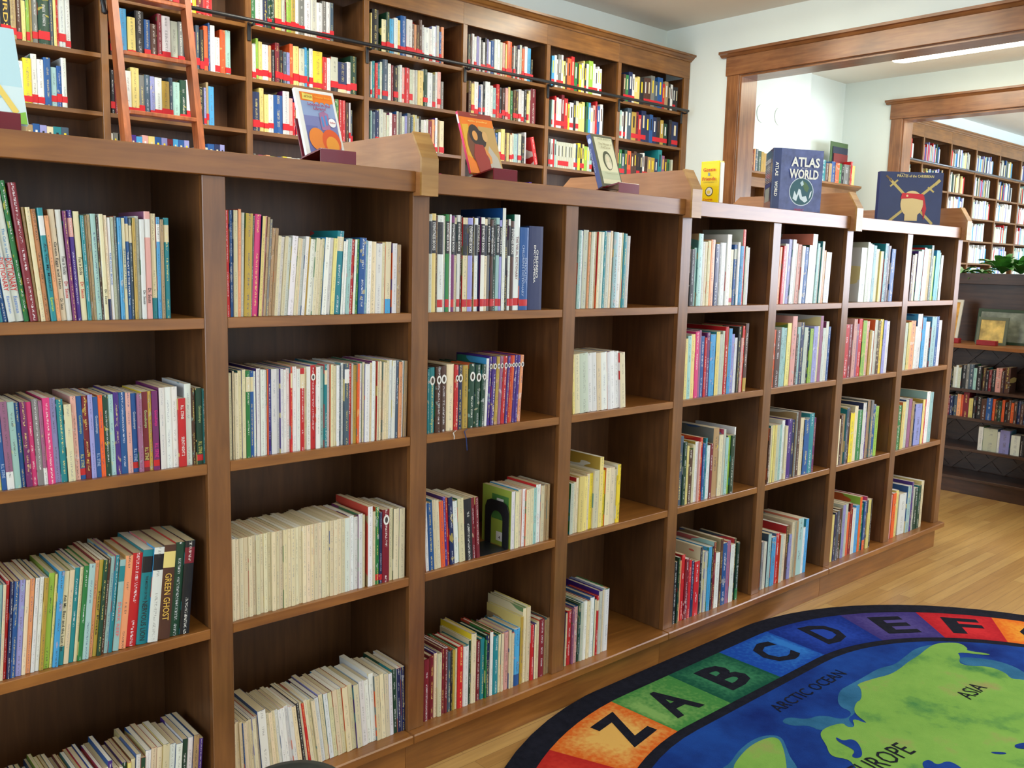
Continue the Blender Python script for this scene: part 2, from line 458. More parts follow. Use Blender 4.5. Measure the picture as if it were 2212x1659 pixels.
# wall discs on the chimney breast
for i, (px, py) in enumerate(((1646, 245), (1684, 252))):
    c = atY(px, py, 2.975)
    m = MB().tube([(c.x, 2.98, c.z), (c.x, 2.972, c.z)], 0.085, 24)
    o = m.build('wall_disc', PAINT)
    local(o, (c.x, 2.98, c.z))
    tag(o, ['round white plate on the white chimney breast, nearer the brown door casing', 'round white plate on the chimney breast, nearer the recessed corner'][i], 'wall plate', 'round plates on the chimney breast')
# fluorescent fixtures (the one over the middle room is in view)
LAMP = bpy.data.materials.new('lamp_diffuser'); LAMP.use_nodes = True
_b = LAMP.node_tree.nodes['Principled BSDF']
_b.inputs['Base Color'].default_value = (0.9, 0.9, 0.85, 1); _b.inputs['Emission Color'].default_value = (1.0, 0.93, 0.70, 1); _b.inputs['Emission Strength'].default_value = 11.0
WHITE = flat('white_enamel', (0.75, 0.75, 0.72), 0.4)
def fixture(x, y0, y1, label, power=11):
    e = empty('ceiling_light', (x, (y0 + y1) / 2, ZC))
    tag(e, label, 'ceiling light', 'fluorescent ceiling lights')
    hl = (y1 - y0) / 2
    MB().box(-0.09, 0.09, -hl, hl, -0.03, 0.0, bev=0.004).build('housing', WHITE, e)
    mb = MB(); prof = []
    for k in range(9):
        a = math.pi * k / 8; prof.append((0.14 * math.cos(a), -0.03 - 0.07 * math.sin(a)))
    ys = [-hl, -hl + 0.03, -hl + 0.1, hl - 0.1, hl - 0.03, hl]; sc = [0.35, 0.8, 1, 1, 0.8, 0.35]
    for y, s in zip(ys, sc):
        mb.v += [(p[0] * s, y, -0.03 + (p[1] + 0.03) * s) for p in prof]
    for i in range(5):
        for k in range(8):
            a = i * 9 + k; mb.f.append([a, a + 1, a + 10, a + 9]); mb.m.append(0)
    mb.f.append(list(range(0, 9))); mb.f.append(list(range(45, 54))[::-1]); mb.m += [0, 0]
    mb.build('diffuser', LAMP, e, smooth=True)
    l = area('lamp_light', (0, 0, -0.12), (0, 0, -1), 0.22, y1 - y0, power, WARM); l.parent = e
    return e
fixture(8.62, 0.7, 2.13, 'long glowing fluorescent light on the ceiling of the next room', 36)
fixture(8.62, -1.4, 0.0, 'fluorescent light on the next room ceiling, beyond the glowing one in view')
fixture(0.6, -3.2, -1.8, 'fluorescent light on the reading room ceiling above the rug')
fixture(3.6, -3.2, -1.8, 'fluorescent light on the reading room ceiling nearer the big opening')
fixture(2.2, 0.9, 2.3, 'fluorescent light over the aisle before the tall wall bookcases, nearer the ladder', 42)
fixture(5.2, 0.9, 2.3, 'fluorescent light over the aisle before the tall wall bookcases, nearer the opening', 34)
fixture(12.5, -0.3, 1.1, 'fluorescent light on the far room ceiling')

# ------------------------------------------------------------------ low double-sided bookcase
X0, PB, SW = 0.949, 0.62, 0.059
ZTOP, ZRB, Z1, Z2, Z3, Z4 = 1.849, 1.791, 1.447, 1.081, 0.649, 0.155
DEP = 0.66
ORD = ['first', 'second', 'third', 'fourth', 'fifth', 'sixth', 'seventh', 'eighth', 'ninth', 'tenth', 'eleventh', 'twelfth', 'thirteenth', 'fourteenth', 'fifteenth', 'sixteenth', 'seventeenth', 'eighteenth', 'nineteenth']
_T = ['twenty', 'thirty', 'forty', 'fifty', 'sixty']
def ordinal(n):
    if n < 20: return ORD[n - 1]
    t, u = divmod(n, 10)
    base = _T[t - 2]
    return (base[:-1] + 'ieth') if u == 0 else base + '-' + ORD[u - 1]
def divider(e, x, bottom=1.781):
    # hexagonal display panel standing across the top, front tongue over the rail joint
    out = [(-0.032, bottom), (-0.032, 1.888), (0.012, 1.957), (0.60, 1.957), (0.67, 1.90), (0.67, 1.849), (0.0, 1.849), (0.0, bottom)]
    o = MB().prism([Vector((x, p[0], p[1])) for p in out], (SW, 0, 0))
    o.build('display_divider', [WDY], e)
    # front edge strip in the yellow, warm-lit wood colour
    st = [(-0.040, bottom), (-0.040, 1.886), (0.006, 1.961), (0.012, 1.957), (-0.032, 1.888), (-0.032, bottom)]
    MB().prism([Vector((x, p[0], p[1])) for p in st], (SW, 0, 0)).build('edge_strip', [WYEL], e)
LOWLAB = ['nearest pair of bays in the long low oak bookcase', 'second pair of bays in the low oak bookcase, with two display books on top',
          'third pair of bays in the low oak bookcase, under the blue atlas', 'farthest pair of bays in the low oak bookcase, beside the bare floor']
for u in range(4):
    xa = X0 + PB * (2 * u - 1); xb = xa + 2 * PB
    e = empty('low_bookcase', (xa, 0, 0))
    tag(e, LOWLAB[u], 'bookcase', 'units of the low oak bookcase')
    def B(name, mat, *a, bev=0.0015):
        a = list(a); a[0] -= xa; a[1] -= xa
        return MB().box(*a, bev=bev).build(name, mat, e)
    last = (u == 3)
    xs = [xa, xa + PB] + ([xb] if last else [])
    for x in xs:
        B('stile', WDZ, x, x + SW, 0.0, 0.02, Z4 - 0.0, ZRB)
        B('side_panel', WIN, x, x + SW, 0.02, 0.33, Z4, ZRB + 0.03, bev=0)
    xr = xb + (SW if last else 0)
    B('top_rail', WD, xa, xr, -0.012, 0.02, ZRB, ZTOP)
    B('top_board', WD, xa, xr, 0.02, DEP, ZTOP - 0.022, ZTOP)
    B('bottom_board', WD, xa, xr + (0.02 if last else 0), -0.032, 0.33, Z4 - 0.03, Z4, bev=0.004)
    B('plinth', WD, xa, xr, 0.012, 0.03, 0.0, Z4 - 0.03)
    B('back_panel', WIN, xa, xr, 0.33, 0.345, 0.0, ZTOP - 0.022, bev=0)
    B('rear_panel', WDZ, xa, xr, DEP - 0.02, DEP, 0.0, ZTOP - 0.022, bev=0)
    if last: B('end_panel', WDZ, xr - 0.02, xr, 0.03, DEP - 0.02, 0.0, ZTOP - 0.022, bev=0)
    for k in range(2):
        for z in (Z1, Z2, Z3):
            B('shelf', WD, xa + PB * k + SW, xa + PB * (k + 1), 0.002, 0.33, z - 0.027, z)
    def dv(x):
        n0 = len(bpy.data.objects)
        divider(e, x - xa)
    if u > 0: dv(xa)
    if last: dv(xb)

# ------------------------------------------------------------------ books
PAL = {
 'w': (srgb(224, 226, 224), 'white'), 'c': (srgb(222, 210, 174), 'cream'), 'i': (srgb(196, 200, 184), 'ivory'), 'k': (srgb(30, 30, 34), 'black'),
 'g': (srgb(120, 122, 118), 'grey'), 'G': (srgb(28, 66, 48), 'dark green'), 'l': (srgb(150, 190, 70), 'lime'), 'e': (srgb(40, 120, 62), 'green'),
 'b': (srgb(30, 84, 150), 'blue'), 'B': (srgb(26, 40, 84), 'navy'), 's': (srgb(70, 160, 214), 'sky blue'), 't': (srgb(30, 130, 140), 'teal'),
 'a': (srgb(158, 198, 196), 'pale aqua'), 'r': (srgb(196, 34, 38), 'red'), 'm': (srgb(122, 30, 42), 'maroon'), 'p': (srgb(222, 60, 130), 'pink'),
 'q': (srgb(222, 166, 158), 'pale pink'), 'o': (srgb(226, 96, 44), 'orange'), 'y': (srgb(240, 214, 50), 'yellow'), 'Y': (srgb(184, 152, 62), 'ochre'),
 'n': (srgb(80, 50, 38), 'brown'), 'T': (srgb(168, 142, 102), 'tan'), 'v': (srgb(70, 40, 130), 'violet'), 'P': (srgb(112, 40, 100), 'purple'),
 'h': (srgb(232, 160, 112), 'peach'), 'z': (srgb(66, 86, 104), 'slate'), 'L': (srgb(148, 150, 206), 'lavender'), 'u': (srgb(150, 96, 130), 'mauve'),
 'x': (srgb(226, 208, 128), 'pale yellow')}
DARKC = set('kGbBtrmPvnzegePp')
def book_mesh(w, h, d, hard, rnd):
    """cover (spine slightly rounded) and page block; origin at the spine's lower left front corner"""
    t = min(0.0022 if hard else 0.0007, w * 0.16)
    r = min(0.0035 if hard else 0.0012, w * 0.22)
    prof = [(0, d), (0, r), (w * 0.18, 0.0003), (w * 0.5, -0.0006 if hard else 0), (w * 0.82, 0.0003), (w, r), (w, d), (w - t, d), (w - t, r + t), (t, r + t), (t, d)]
    n = len(prof); v = [(p[0], p[1], 0) for p in prof] + [(p[0], p[1], h) for p in prof]
    f, m, uvs = [], [], []
    for i in range(n):
        j = (i + 1) % n
        f.append([i, j, n + j, n + i])
        if 1 <= i <= 4:
            m.append(0); uvs.append([(prof[i][0] / w, 0), (prof[j][0] / w, 0), (prof[j][0] / w, 1), (prof[i][0] / w, 1)])
        else:
            m.append(1); uvs.append([(prof[i][1], 0), (prof[j][1], 0), (prof[j][1], 1), (prof[i][1], 1)])
    # caps split in strips to stay clean
    caps = [[0, 1, 9, 10], [1, 2, 3, 4, 5, 8, 9], [5, 6, 7, 8]]
    for c in caps:
        f.append(c[::-1]); m.append(1); uvs.append([(0.02, 0.02)] * len(c))
        f.append([n + q for q in c]); m.append(1); uvs.append([(0.5, 0.98)] * len(c))
    me = bpy.data.meshes.new('book'); me.from_pydata(v, [], f)
    me.materials.append(SPINE); me.materials.append(COVER)
    me.polygons.foreach_set('material_index', m)
    ul = me.uv_layers.new(name='UVMap'); k = 0
    flatuv = [c for fu in uvs for p in fu for c in p]
    ul.data.foreach_set('uv', flatuv)
    me.update()
    g = 0.003 if hard else 0.0004
    pg = MB().box(t + 0.0001, w - t - 0.0001, r + t, d - (0.004 if hard else 0.0006), g, h - g)
    return me, pg
def dark(c, k): return [x * k for x in c]
ALLBOOKS = []
def props(o, code, rnd, cover=None, top=None, foot=None, hard=False, kind='', wall=False):
    c = list(PAL[code][0]); jit = 1 + rnd.uniform(-0.13, 0.1)
    c = [min(1, max(0, x * jit * (1 + rnd.uniform(-0.05, 0.05)))) for x in c]
    alt = rnd.choice('wcbtreoyGvLs' if code in 'wci' else 'wxcyqwak')
    o['c1'] = c
    o['c2'] = list(PAL[top or alt][0]); o['c3'] = list(PAL[foot or 'r'][0])
    worn = 0.0
    if not top and code not in 'wcikgx' and rnd.random() < 0.35: worn = 0.4
    if top: o['bp'] = [0.6, 0.93, 0.0] if top == 'k' and kind == 'ref' else [0.76, 0.93, 0.0]
    else: o['bp'] = [2.0, 2.0, worn]
    if foot: o['fp'] = [0.05, 0.13, 0.0] if foot == 'r' else [0.0, 0.2, 0.0]
    else: o['fp'] = [2.0, 2.0, 0.0]
    dk = code in DARKC
    o['ct'] = list(rnd.choice([(0.85, 0.85, 0.8), (0.9, 0.75, 0.2), (0.8, 0.8, 0.85)])) if dk else list(rnd.choice([(0.06, 0.06, 0.06), (0.12, 0.1, 0.09), (0.05, 0.07, 0.2)]))
    o['tx'] = [rnd.random() * 9, (0.42 if code in 'wcix' else 0.75) if not wall else 0.6, rnd.random() * 40]
    cc = cover or (rnd.choice('bBteGvroLsPwx') if code in 'wci' and rnd.random() < 0.6 else code)
    o['cc'] = [x * 0.9 for x in PAL[cc][0]]; o['cd'] = list(PAL[rnd.choice('wbrxtoe')][0])
    o['ro'] = rnd.uniform(0.28, 0.5)
    o['pc'] = list(rnd.choice([srgb(222, 206, 170), srgb(206, 188, 148), srgb(232, 226, 208)]))
def book(name, code, x, y, z, w, h, d, lean, rnd, cover=None, top=None, foot=None, hard=False, rz=0.0, kind='', pages=True, wall=False, sticker=False):
    me, pg = book_mesh(w, h, d, hard, rnd)
    o = bpy.data.objects.new(name, me); COL.objects.link(o)
    props(o, code, rnd, cover, top, foot, hard, kind, wall)
    o.location = (x, y, z + (w * math.sin(lean) if lean > 0 else 0) + 0.0002)
    o.rotation_euler = (0, lean, rz)
    if pages:
        p = pg.build('pages', PAGE, o); p['pc'] = o['pc']
    if sticker:
        s = MB().box(-0.0003, w + 0.0003, -0.0014, 0.006, h * sticker[0], h * sticker[0] + sticker[1]).build('call_label', rgb(srgb(206, 26, 38)), o)
    o['_c'] = code; o['_h'] = h; o['_w'] = w
    return o
TOK = re.compile(r'^(\d+(?:\.\d+)?)([A-Za-z.])([\d.]*)(?:/([A-Za-z]))?(?:\^([A-Za-z]))?(?:_([A-Za-z]))?(?:\*(\d+))?(?:!(\w+))?$')
def row(name, cat, group, where, z, y0, start, toks, h0, leans=((0, 0),), hard=False, jit=0.004, kind='', rndh=None, wall=False, seed=1, dmax=0.29, titles=None, covers=False):
    """toks: right edge of each spine along the shelf edge, colour code, height (cm) if not the default;
    leans: (edge, degrees) pairs, interpolated along the row"""
    rnd = random.Random(seed)
    prev = start; xs = []
    items = []
    for tk in toks.split():
        g = TOK.match(tk)
        if not g: raise ValueError(tk)
        px, code, hh, cover, top, foot, rep, mark = g.groups()
        px = float(px); n = int(rep or 1)
        for i in range(n):
            a = prev + (px - prev) * i / n; b = prev + (px - prev) * (i + 1) / n
            if code != '.': items.append((a, b, code, float(hh) / 100 if hh else None, cover, top, foot, mark))
        prev = px
    def lean_at(p):
        if p <= leans[0][0]: return leans[0][1]
        for (p0, a0), (p1, a1) in zip(leans, leans[1:]):
            if p <= p1: return a0 + (a1 - a0) * (p - p0) / (p1 - p0)
        return leans[-1][1]
    made = []
    for (a, b, code, hh, cover, top, foot, mark) in items:
        xa, xb = Xof(a, y0, z), Xof(b, y0, z)
        an = math.radians(lean_at((a + b) / 2))
        wd = (xb - xa) * math.cos(an) - 0.0004
        h = hh if hh else (rnd.uniform(*rndh) if rndh else h0 + rnd.uniform(-jit, jit))
        d = min(dmax, h * rnd.uniform(0.66, 0.78))
        st = None
        if covers and not cover: cover = rnd.choice('bBvrGetPmsy')
        if wall and rnd.random() < 0.72 and code != 'r': st = (rnd.choice([0.03, 0.1, 0.12]), rnd.uniform(0.028, 0.042))
        o = book(name, code, xa + 0.0002, y0 + rnd.uniform(0, 0.008), z, wd, h, d, an, rnd, cover, top, foot, hard, kind=kind, wall=wall, sticker=st)
        tag(o, None, cat, group)
        if titles and mark in titles:
            o['tx'] = [o['tx'][0], 0.0, o['tx'][2]]
            if mark != 'eye': o['bp'] = [o['bp'][0], o['bp'][1], 0.0]
            for (body, vc, ln, fr, colr) in titles[mark]:
                text('spine_title', body, o, (wd * 0.5, -0.0012, h * vc), (0, 0, -1), (1, 0, 0), min(wd * fr, 0.02), h * ln, colr, 0.01)
        if mark in ('dot', 'oval'):
            r_ = wd * 0.42; vc = h * (0.86 if mark == 'dot' else 0.8)
            mb_ = MB(); c_ = [Vector((wd / 2 + r_ * math.cos(t_ * math.pi / 8), -0.0013, vc + r_ * 1.5 * math.sin(t_ * math.pi / 8))) for t_ in range(16)]
            mb_.poly(c_); mb_.poly([Vector((wd / 2 + (p_.x - wd / 2) * 0.5, -0.0016, vc + (p_.z - vc) * 0.6)) for p_ in c_], 1)
            mb_.build('spine_emblem', [rgb((0.8, 0.8, 0.76)), rgb((0.06, 0.05, 0.05) if mark == 'dot' else srgb(70, 56, 44))], o)
        if mark == 'famt':
            text('cover_title', 'FAMILY TIME BOOKS', o, (-0.0006, 0.11, h * 0.84), (0, -1, 0), (0, 0, 1), 0.016, 0.17, srgb(70, 60, 110), 0.02)
            MB().poly([(-0.0005, 0.16 - 0.055 * math.cos(t_ * math.pi / 10), h * 0.55 + 0.05 * math.sin(t_ * math.pi / 10)) for t_ in range(11)]).build('cover_picture', rgb(srgb(90, 160, 190)), o)
        if mark == 'lab':
            F_ = MB()
            for k_, (c_, a_, b_, e_, f_) in enumerate(((srgb(70, 120, 60), 0.015, 0.45, 0.1, 0.88), (srgb(214, 214, 210), 0.04, 0.7, 0.075, 0.82), (srgb(214, 214, 210), 0.04, 0.08, 0.075, 0.24))):
                F_.poly([(-0.0005 - 0.0003 * k_, a_, h * b_), (-0.0005 - 0.0003 * k_, a_, h * f_), (-0.0005 - 0.0003 * k_, e_, h * f_), (-0.0005 - 0.0003 * k_, e_, h * b_)], k_)
            F_.build('cover_label', [rgb(srgb(70, 120, 60)), rgb(srgb(214, 214, 210)), rgb(srgb(214, 214, 211))], o)
            o['cc'] = list(srgb(150, 170, 70)); o['cd'] = list(srgb(150, 170, 70))
            text('cover_mark', '4', o, (-0.0014, 0.058, h * 0.14), (0, -1, 0), (0, 0, 1), 0.012, None, K, 0.01)
        made.append((o, code, h, wd, an, bool(top), bool(foot), st))
    label_row(made, cat, where)
    return made
def label_row(made, cat, where):
    n = len(made)
    hs = sorted(m[2] for m in made); ws = sorted(m[3] for m in made)
    med = hs[n // 2]; wm = ws[n // 2]
    names = [PAL[m[1]][1] for m in made]
    desc = []
    for i, m in enumerate(made):
        s = []
        if m[2] > med * 1.14: s.append('tall')
        elif m[2] < med * 0.87: s.append('short')
        if m[3] > wm * 1.7: s.append('thick')
        elif m[3] < wm * 0.55: s.append('thin')
        s.append(names[i]); s.append(cat)
        if m[5]: s.append('with a banded top')
        elif m[6]: s.append('with a banded foot')
        desc.append(' '.join(s))
    used = {}
    for i, m in enumerate(made):
        L = names[i - 1] if i else None; R = names[i + 1] if i < n - 1 else None
        nb = (desc[i], L, R)
        same = [j for j in range(n) if desc[j] == desc[i]]
        same2 = [j for j in same if ((names[j - 1] if j else None), (names[j + 1] if j < n - 1 else None)) == (L, R)]
        lab = None
        if len(same) == 1: lab = desc[i] + ', ' + where
        elif len(same2) == 1 and L and R: 
            lab = desc[i] + (' between two %s ones, ' % L if L == R else ' between %s and %s ones, ' % (L, R)) + where
        elif i == 0: lab = desc[i] + ' at the left end, ' + where
        elif i == n - 1: lab = desc[i] + ' at the right end, ' + where
        if lab is None or len(lab.replace('-', ' ').split()) > 16 or lab in used:
            lab = '%s, %s from the left, %s' % (desc[i], ordinal(i + 1), where)
        if len(lab.replace('-', ' ').split()) > 16:
            lab = '%s %s, %s from the left, %s' % (names[i], cat, ordinal(i + 1), where)
        used[lab] = 1
        m[0]['label'] = lab
        for k in ('_c', '_h', '_w'): del m[0][k]
BAY = ['first', 'second', 'third', 'fourth', 'fifth', 'sixth', 'seventh', 'eighth']
SH = ['top', 'second', 'third', 'bottom']
K = (0.03, 0.03, 0.03); Wt = (0.85, 0.85, 0.82); Rd = srgb(200, 40, 40)
TT = {
 'dic': [('The Cat in the Hat', 0.54, 0.22, 0.3, srgb(90, 150, 200)), ('DICTIONARY', 0.33, 0.23, 0.75, Rd), ('Eastman', 0.12, 0.12, 0.4, srgb(100, 140, 210))],
 'mot': [('Are You My Mother?', 0.48, 0.42, 0.6, (0.02, 0.05, 0.08)), ('Eastman', 0.15, 0.12, 0.5, srgb(190, 220, 60))],
 'ham': [('Green Eggs and Ham', 0.5, 0.42, 0.55, K), ('Dr. Seuss', 0.15, 0.1, 0.5, K)],
 'fox': [('Fox in Socks', 0.5, 0.16, 0.55, K), ('Dr. Seuss', 0.28, 0.15, 0.55, Rd)],
 'foe': [('THE FOOT BOOK', 0.5, 0.32, 0.5, srgb(40, 110, 190))],
 'cat': [('THE CAT IN THE HAT', 0.45, 0.42, 0.45, Wt), ('Dr. Seuss', 0.2, 0.12, 0.5, srgb(180, 220, 220))],
 'ins': [('INSIDE OUTSIDE', 0.5, 0.4, 0.5, srgb(60, 110, 130))],
 'sse': [('Dr. Seuss', 0.22, 0.14, 0.55, K)],
 'stn': [('R.L. STINE', 0.22, 0.16, 0.6, srgb(200, 200, 110)), ('Goosebumps', 0.66, 0.22, 0.6, srgb(170, 190, 130))],
 'stw': [('R.L. STINE', 0.22, 0.16, 0.6, srgb(170, 190, 220)), ('Goosebumps', 0.66, 0.22, 0.6, srgb(190, 200, 210))],
 'stp': [('R.L. STINE', 0.25, 0.18, 0.6, srgb(220, 50, 140)), ('Goosebumps', 0.66, 0.2, 0.65, srgb(220, 50, 140))],
 'sil': [('R.L. STINE', 0.8, 0.2, 0.4, Wt), ('SILENT NIGHT 2', 0.3, 0.28, 0.4, Wt)],
 'ghost': [('GREEN GHOST', 0.45, 0.5, 0.55, srgb(220, 180, 80))],
 'lion': [('NERVOUS LION', 0.25, 0.42, 0.5, K), ('THE MYSTERY OF THE', 0.6, 0.25, 0.25, K)],
 'shark': [('SHARK REEF', 0.35, 0.38, 0.5, srgb(230, 110, 110))],
 'lost': [('Ask Mr. Bear and the Lost List', 0.45, 0.6, 0.5, K)],
 'fam': [('Peter Potts', 0.45, 0.45, 0.5, K)],
 'eye': [('EYEWITNESS BOOKS', 0.77, 0.28, 0.62, Wt)],
 'lego': [('THE VISUAL DICTIONARY', 0.55, 0.45, 0.4, (0.2, 0.05, 0.05))],
 'sci': [("SCHOLASTIC\nCHILDREN'S DICTIONARY", 0.48, 0.62, 0.75, srgb(170, 190, 220))],
 'enc': [("CHILDREN'S\nENCYCLOPEDIA", 0.55, 0.45, 0.62, Wt)],
 'seav': [('Arthur', 0.5, 0.3, 0.4, K)],
 'birds': [('BIRDS', 0.52, 0.7, 0.8, srgb(216, 180, 80))],
 'chap': [('CHAPMAN PILOTING', 0.5, 0.8, 0.6, srgb(200, 196, 150))],
}
PB_, SB_, PC_, LB_ = 'paperback', 'storybook', 'picture book', 'library book'
def low(b, r, name, cat, start, toks, h, **k):
    z = (Z1, Z2, Z3, Z4)[r]
    return row(name, cat, '%ss in bay %s of the low bookcase' % (cat, BAY[b - 1]), '%s shelf, %s low bay' % (SH[r], BAY[b - 1]), z, k.pop('y0', 0.012), start, toks, h / 100, seed=b * 10 + r, titles=TT, **k)
low(1, 0, 'storybook', SB_, -24, '-8i30.6'.replace('-8', '0') + ' 8t30.6/a 20b29.5 35w30.8!dic 55w30.6!dic 67e30!0 84m29.6 90T24.6 100c24.6^c 112h24.3 124t24.6^w!mot 133h23 147c24.4!ham 160w24.4!fox 168P24.2 179v24.4^q 192c24.2!fox 200t23.4 206T 212T 224a 228n 237c!sse 244c_B 251w!foe 259i 264g 272s 279c!ins 287b^c!cat 294z^c 301Y 309i 319w!sse 332q25/u^w!sse 345c24.6_t 353s^w 361T 373t^c', 23.5,
    leans=((0, -7.5), (60, -7), (100, -5), (150, -4), (190, -2.5), (290, -0.5), (373, 0)), hard=True)
low(1, 1, 'paperback_book', PB_, -30, '-14b'.replace('-14', '-14').replace('-14b', '0x') + ' 6x 17b!stw 33u_w 48a 59b 72P 84p 97g 106u_w 121p 135L 149t 165c17.8/n 177q 189b_r!stn 201m 211L 222b!stw 232o 244G 255a 266v 280b 291q 303b_r!stw 313u 326m/y_r!stn 334Y 347P_r!stp 349. 361w20 375w20 389w20 405r17!sil 419w20.4 427n 440G_r!stn 449t', 19.3,
    leans=((0, -2.6), (150, -1.6), (300, -0.6), (449, 0)))
low(1, 2, 'paperback_book', PB_, -28, '-10a'.replace('-10a', '0a') + ' 7c22 15r22.5/r 23B22.3 34b22.2 47L22.2/L 56c22 67h22 76w22 86w22 95Y21.6 108l22.4/l 114x22 126s22.6 138c22.3_t!lost 149c22.3 160t22.6 168c22.6 178e22.8 192a23/e 201h23.4/m 210Y23.4/T!fam 219G23.2 226n23.3 235a23.6 243t23.8/s 245. 258a22.4/c^t!shark 274h23 296r23.2/m 319t23.6^k!lion 341w23.8/s^k 367n23.9^x!ghost 388G24/k 409k24^m', 22,
    leans=((0, 4.5), (120, 6), (260, 6.5), (409, 5.2)))
low(1, 3, 'paperback_book', PB_, 26, '34T 44a 54i 66e 76w 84m/r 92e 99w 108e/l 118b 126p/r 134e/w 142b 150r/w 158w 166t 176v/P 184x/y 196w/v 204w/b 212b/r 220w 232w/t 242v/b 254c/n 262w/T 272G/v 280x/Y 290c/n 300w/b 310G 322w/b 334c/T 346c 360c/G 374w/b 388w 400G/v 412w/b 424T 432v/v', 20.6, jit=0.014, covers=True,
    leans=((30, 2), (240, 3), (432, 4.5)))
low(2, 0, 'paperback_book', PB_, 492, '500r26.4 506b26.4 515c26.5 521h26.8 528i26 543Y25.9 546g25.4 559p25.8 566x25.4/B 570q25.5 575T25.3 580g24.8 587T22.6 593T22.6 600c20.7 608w 615c 623w 635w20.8 641c 645c 652w 659w20.8 663Y 674w 682c 688c 695c 705w 715w 723x 737t22.6/t^c 742w 747w 755a 763r 768w 775e 789b21 793a 801w 813c 826w19.6 833c 845c_s 847. 857w19.8 865T19.5 868n18', 20.3,
    leans=((492, -0.5), (560, 3.5), (640, 5), (740, 3.5), (800, 1.5), (868, 0.5)))
low(2, 1, 'paperback_book', PB_, 498, '505c 509c 518c 526c 534c 543e^c 552b^c 557w 565w 575w 580w 583o 589v 601w 608w 614w 621w 629w 633r^c 642w 650w 659r^c 664c 673w 684r23!dot 693w 702a 708t^c 715w 721c 727c 733w 738z 744w 754z^w 760r 764i 772Y 777o 783w 788c 798w 803c 810w 814c 818c 822c 827c 831c 836c 841c 847w 854w 860z 867h 872w 879T', 22.7, leans=((500, 0), (700, 0.3), (879, 1)))
low(2, 2, 'paperback_book', PB_, 503, '511c 529c22/c*2 540c22/c 747c22/c*25 758w 767w 776w 785w 791c 795. 805w24/T 812c 820e23.4_r 826B_r 841m22.2!dot 851c 863c 875c21.6', 21.9, leans=((503, 0), (875, 0)))
low(2, 3, 'paperback_book', PB_, 505, '533c*4 535b 571c*5 588w22 610c*3 632w*3 640w 648w 657c 664k 670c 676r 697c*3 706w 715c 724w 742c*2 752c 763c 774c 785c 796w 806w 816w22 826c 835c 844c 852w 861G 869B/w 877B/w', 20.5,
    leans=((505, -1.5), (600, -5), (680, -7.5), (770, -5), (830, -3), (877, -1.5)))
low(3, 0, 'reference_book', 'reference book', 925, '932i^k 942x^k!eye 945n 957w^k_r 962i 970e^k_r!eye 974w 981P^k_r!eye 988c^k 995w^k_r!eye 999n 1009c^k_r 1019L^k_r!eye 1023n^k 1030w^k_r 1037B^k_r!eye 1045w^k_r!eye 1053c^k_r 1059g^k_r!eye 1065n^k_r!eye 1071G^k_r 1078a^k_r!eye 1083L^k_r!eye 1090w32 1097k 1102w^k_r 1110n^k_r!eye 1122w30.3_r!lego 1140b26.4_r!sci 1170B27!enc', 28.6, leans=((925, 0),), kind='ref')
low(3, 1, 'storybook', SB_, 924, '928t!oval 941t/z!oval 953n!oval 966n!oval 982c20.6 990r!oval 1001B!oval 1014Y 1027G!oval 1039G!oval 1047G!oval 1053w21.6/s 1060v22!dot 1068v22!dot 1075Y22!dot 1082u22!dot 1090r22!dot 1096v22!dot 1100r22!dot 1106o22!dot 1112v22!dot 1118v22!dot 1125h22!dot', 20, leans=((924, 0), (1000, 0), (1055, 2), (1125, 3)), hard=True)
low(3, 2, 'storybook', SB_, 921, '928w22 939b21.6 946c22.4 954c22 963o21.4 969v22.6 975r22 984B22 995w20.4 1008c21 1024k20.3 1032m20.3 1039m20.3', 21.5, leans=((921, -3.5),), hard=False)
low(3, 3, 'storybook', SB_, 916, '929m20.4 939m21 946c21.5 955c21 962m22 969m22 976z 980k 985Y 990c 1001r21 1013w20.6 1018G22/c 1029c24/y 1039m20.6 1048t21 1051e 1059B21.5/G 1066w22.4/e 1077t20.4 1083c 1089c20.6/h 1100q20.6 1104c 1111c19.6 1124s20.5_b 1130Y24.2/T 1137c27/c!famt 1146c27 1153r20 1157c 1163c20.6 1175m21 1182T 1188T', 20.5, leans=((916, 0),), hard=True)
low(4, 0, 'storybook', SB_, 1245, '1252a 1257w 1268i 1272h 1280i 1287c 1292c 1301i 1306t 1314i 1319c 1321h 1330a 1340w 1343c 1350t 1358i25.6', 26.6, leans=((1245, 0.6), (1358, 1)))
low(4, 1, 'storybook', SB_, 1238, '1243x 1254c 1272i 1282w 1292w 1302c 1315w 1321w 1330w 1341w 1352c20.4', 21, leans=((1238, -3.5), (1352, -4.5)), jit=0.002)
low(4, 2, 'storybook', SB_, 1230, '1237i18.4 1243c18.6 1249c/r 1259x 1267x20 1273c20.6 1280y20.6/y 1291c21.4 1299x26/Y 1305y20.8 1315c21.6 1324c21.4 1330c 1337y22', 20.3, leans=((1230, 0.5),))
low(4, 3, 'storybook', SB_, 1221, '1225c20 1235r20.6 1239u21 1247q21.4/b 1252G22 1258i22 1265w22.4/w 1272c22 1281w23/b 1285c 1290r22.8^c 1298i24.4 1303c24.5 1314w24.2/e', 22, leans=((1221, 0.5),), hard=True)
R5 = dict(rndh=(0.225, 0.285), kind='pic')
def pic(b, r, start, toks, **k):
    kk = dict(R5); kk.update(k)
    low(b, r, 'picture_book', PC_, start, toks, 25, **kk)
pic(5, 0, 1489, '1498k22 1504a22.5 1514a28/T 1520i25 1526c25 1532c25.5 1541h26 1551B24.4 1555g25 1566w25 1575w28.4 1583c22.5_r 1589b24.5^i 1594w25.5 1601s24 1607r30.8/i 1612i24 1617w23.6')
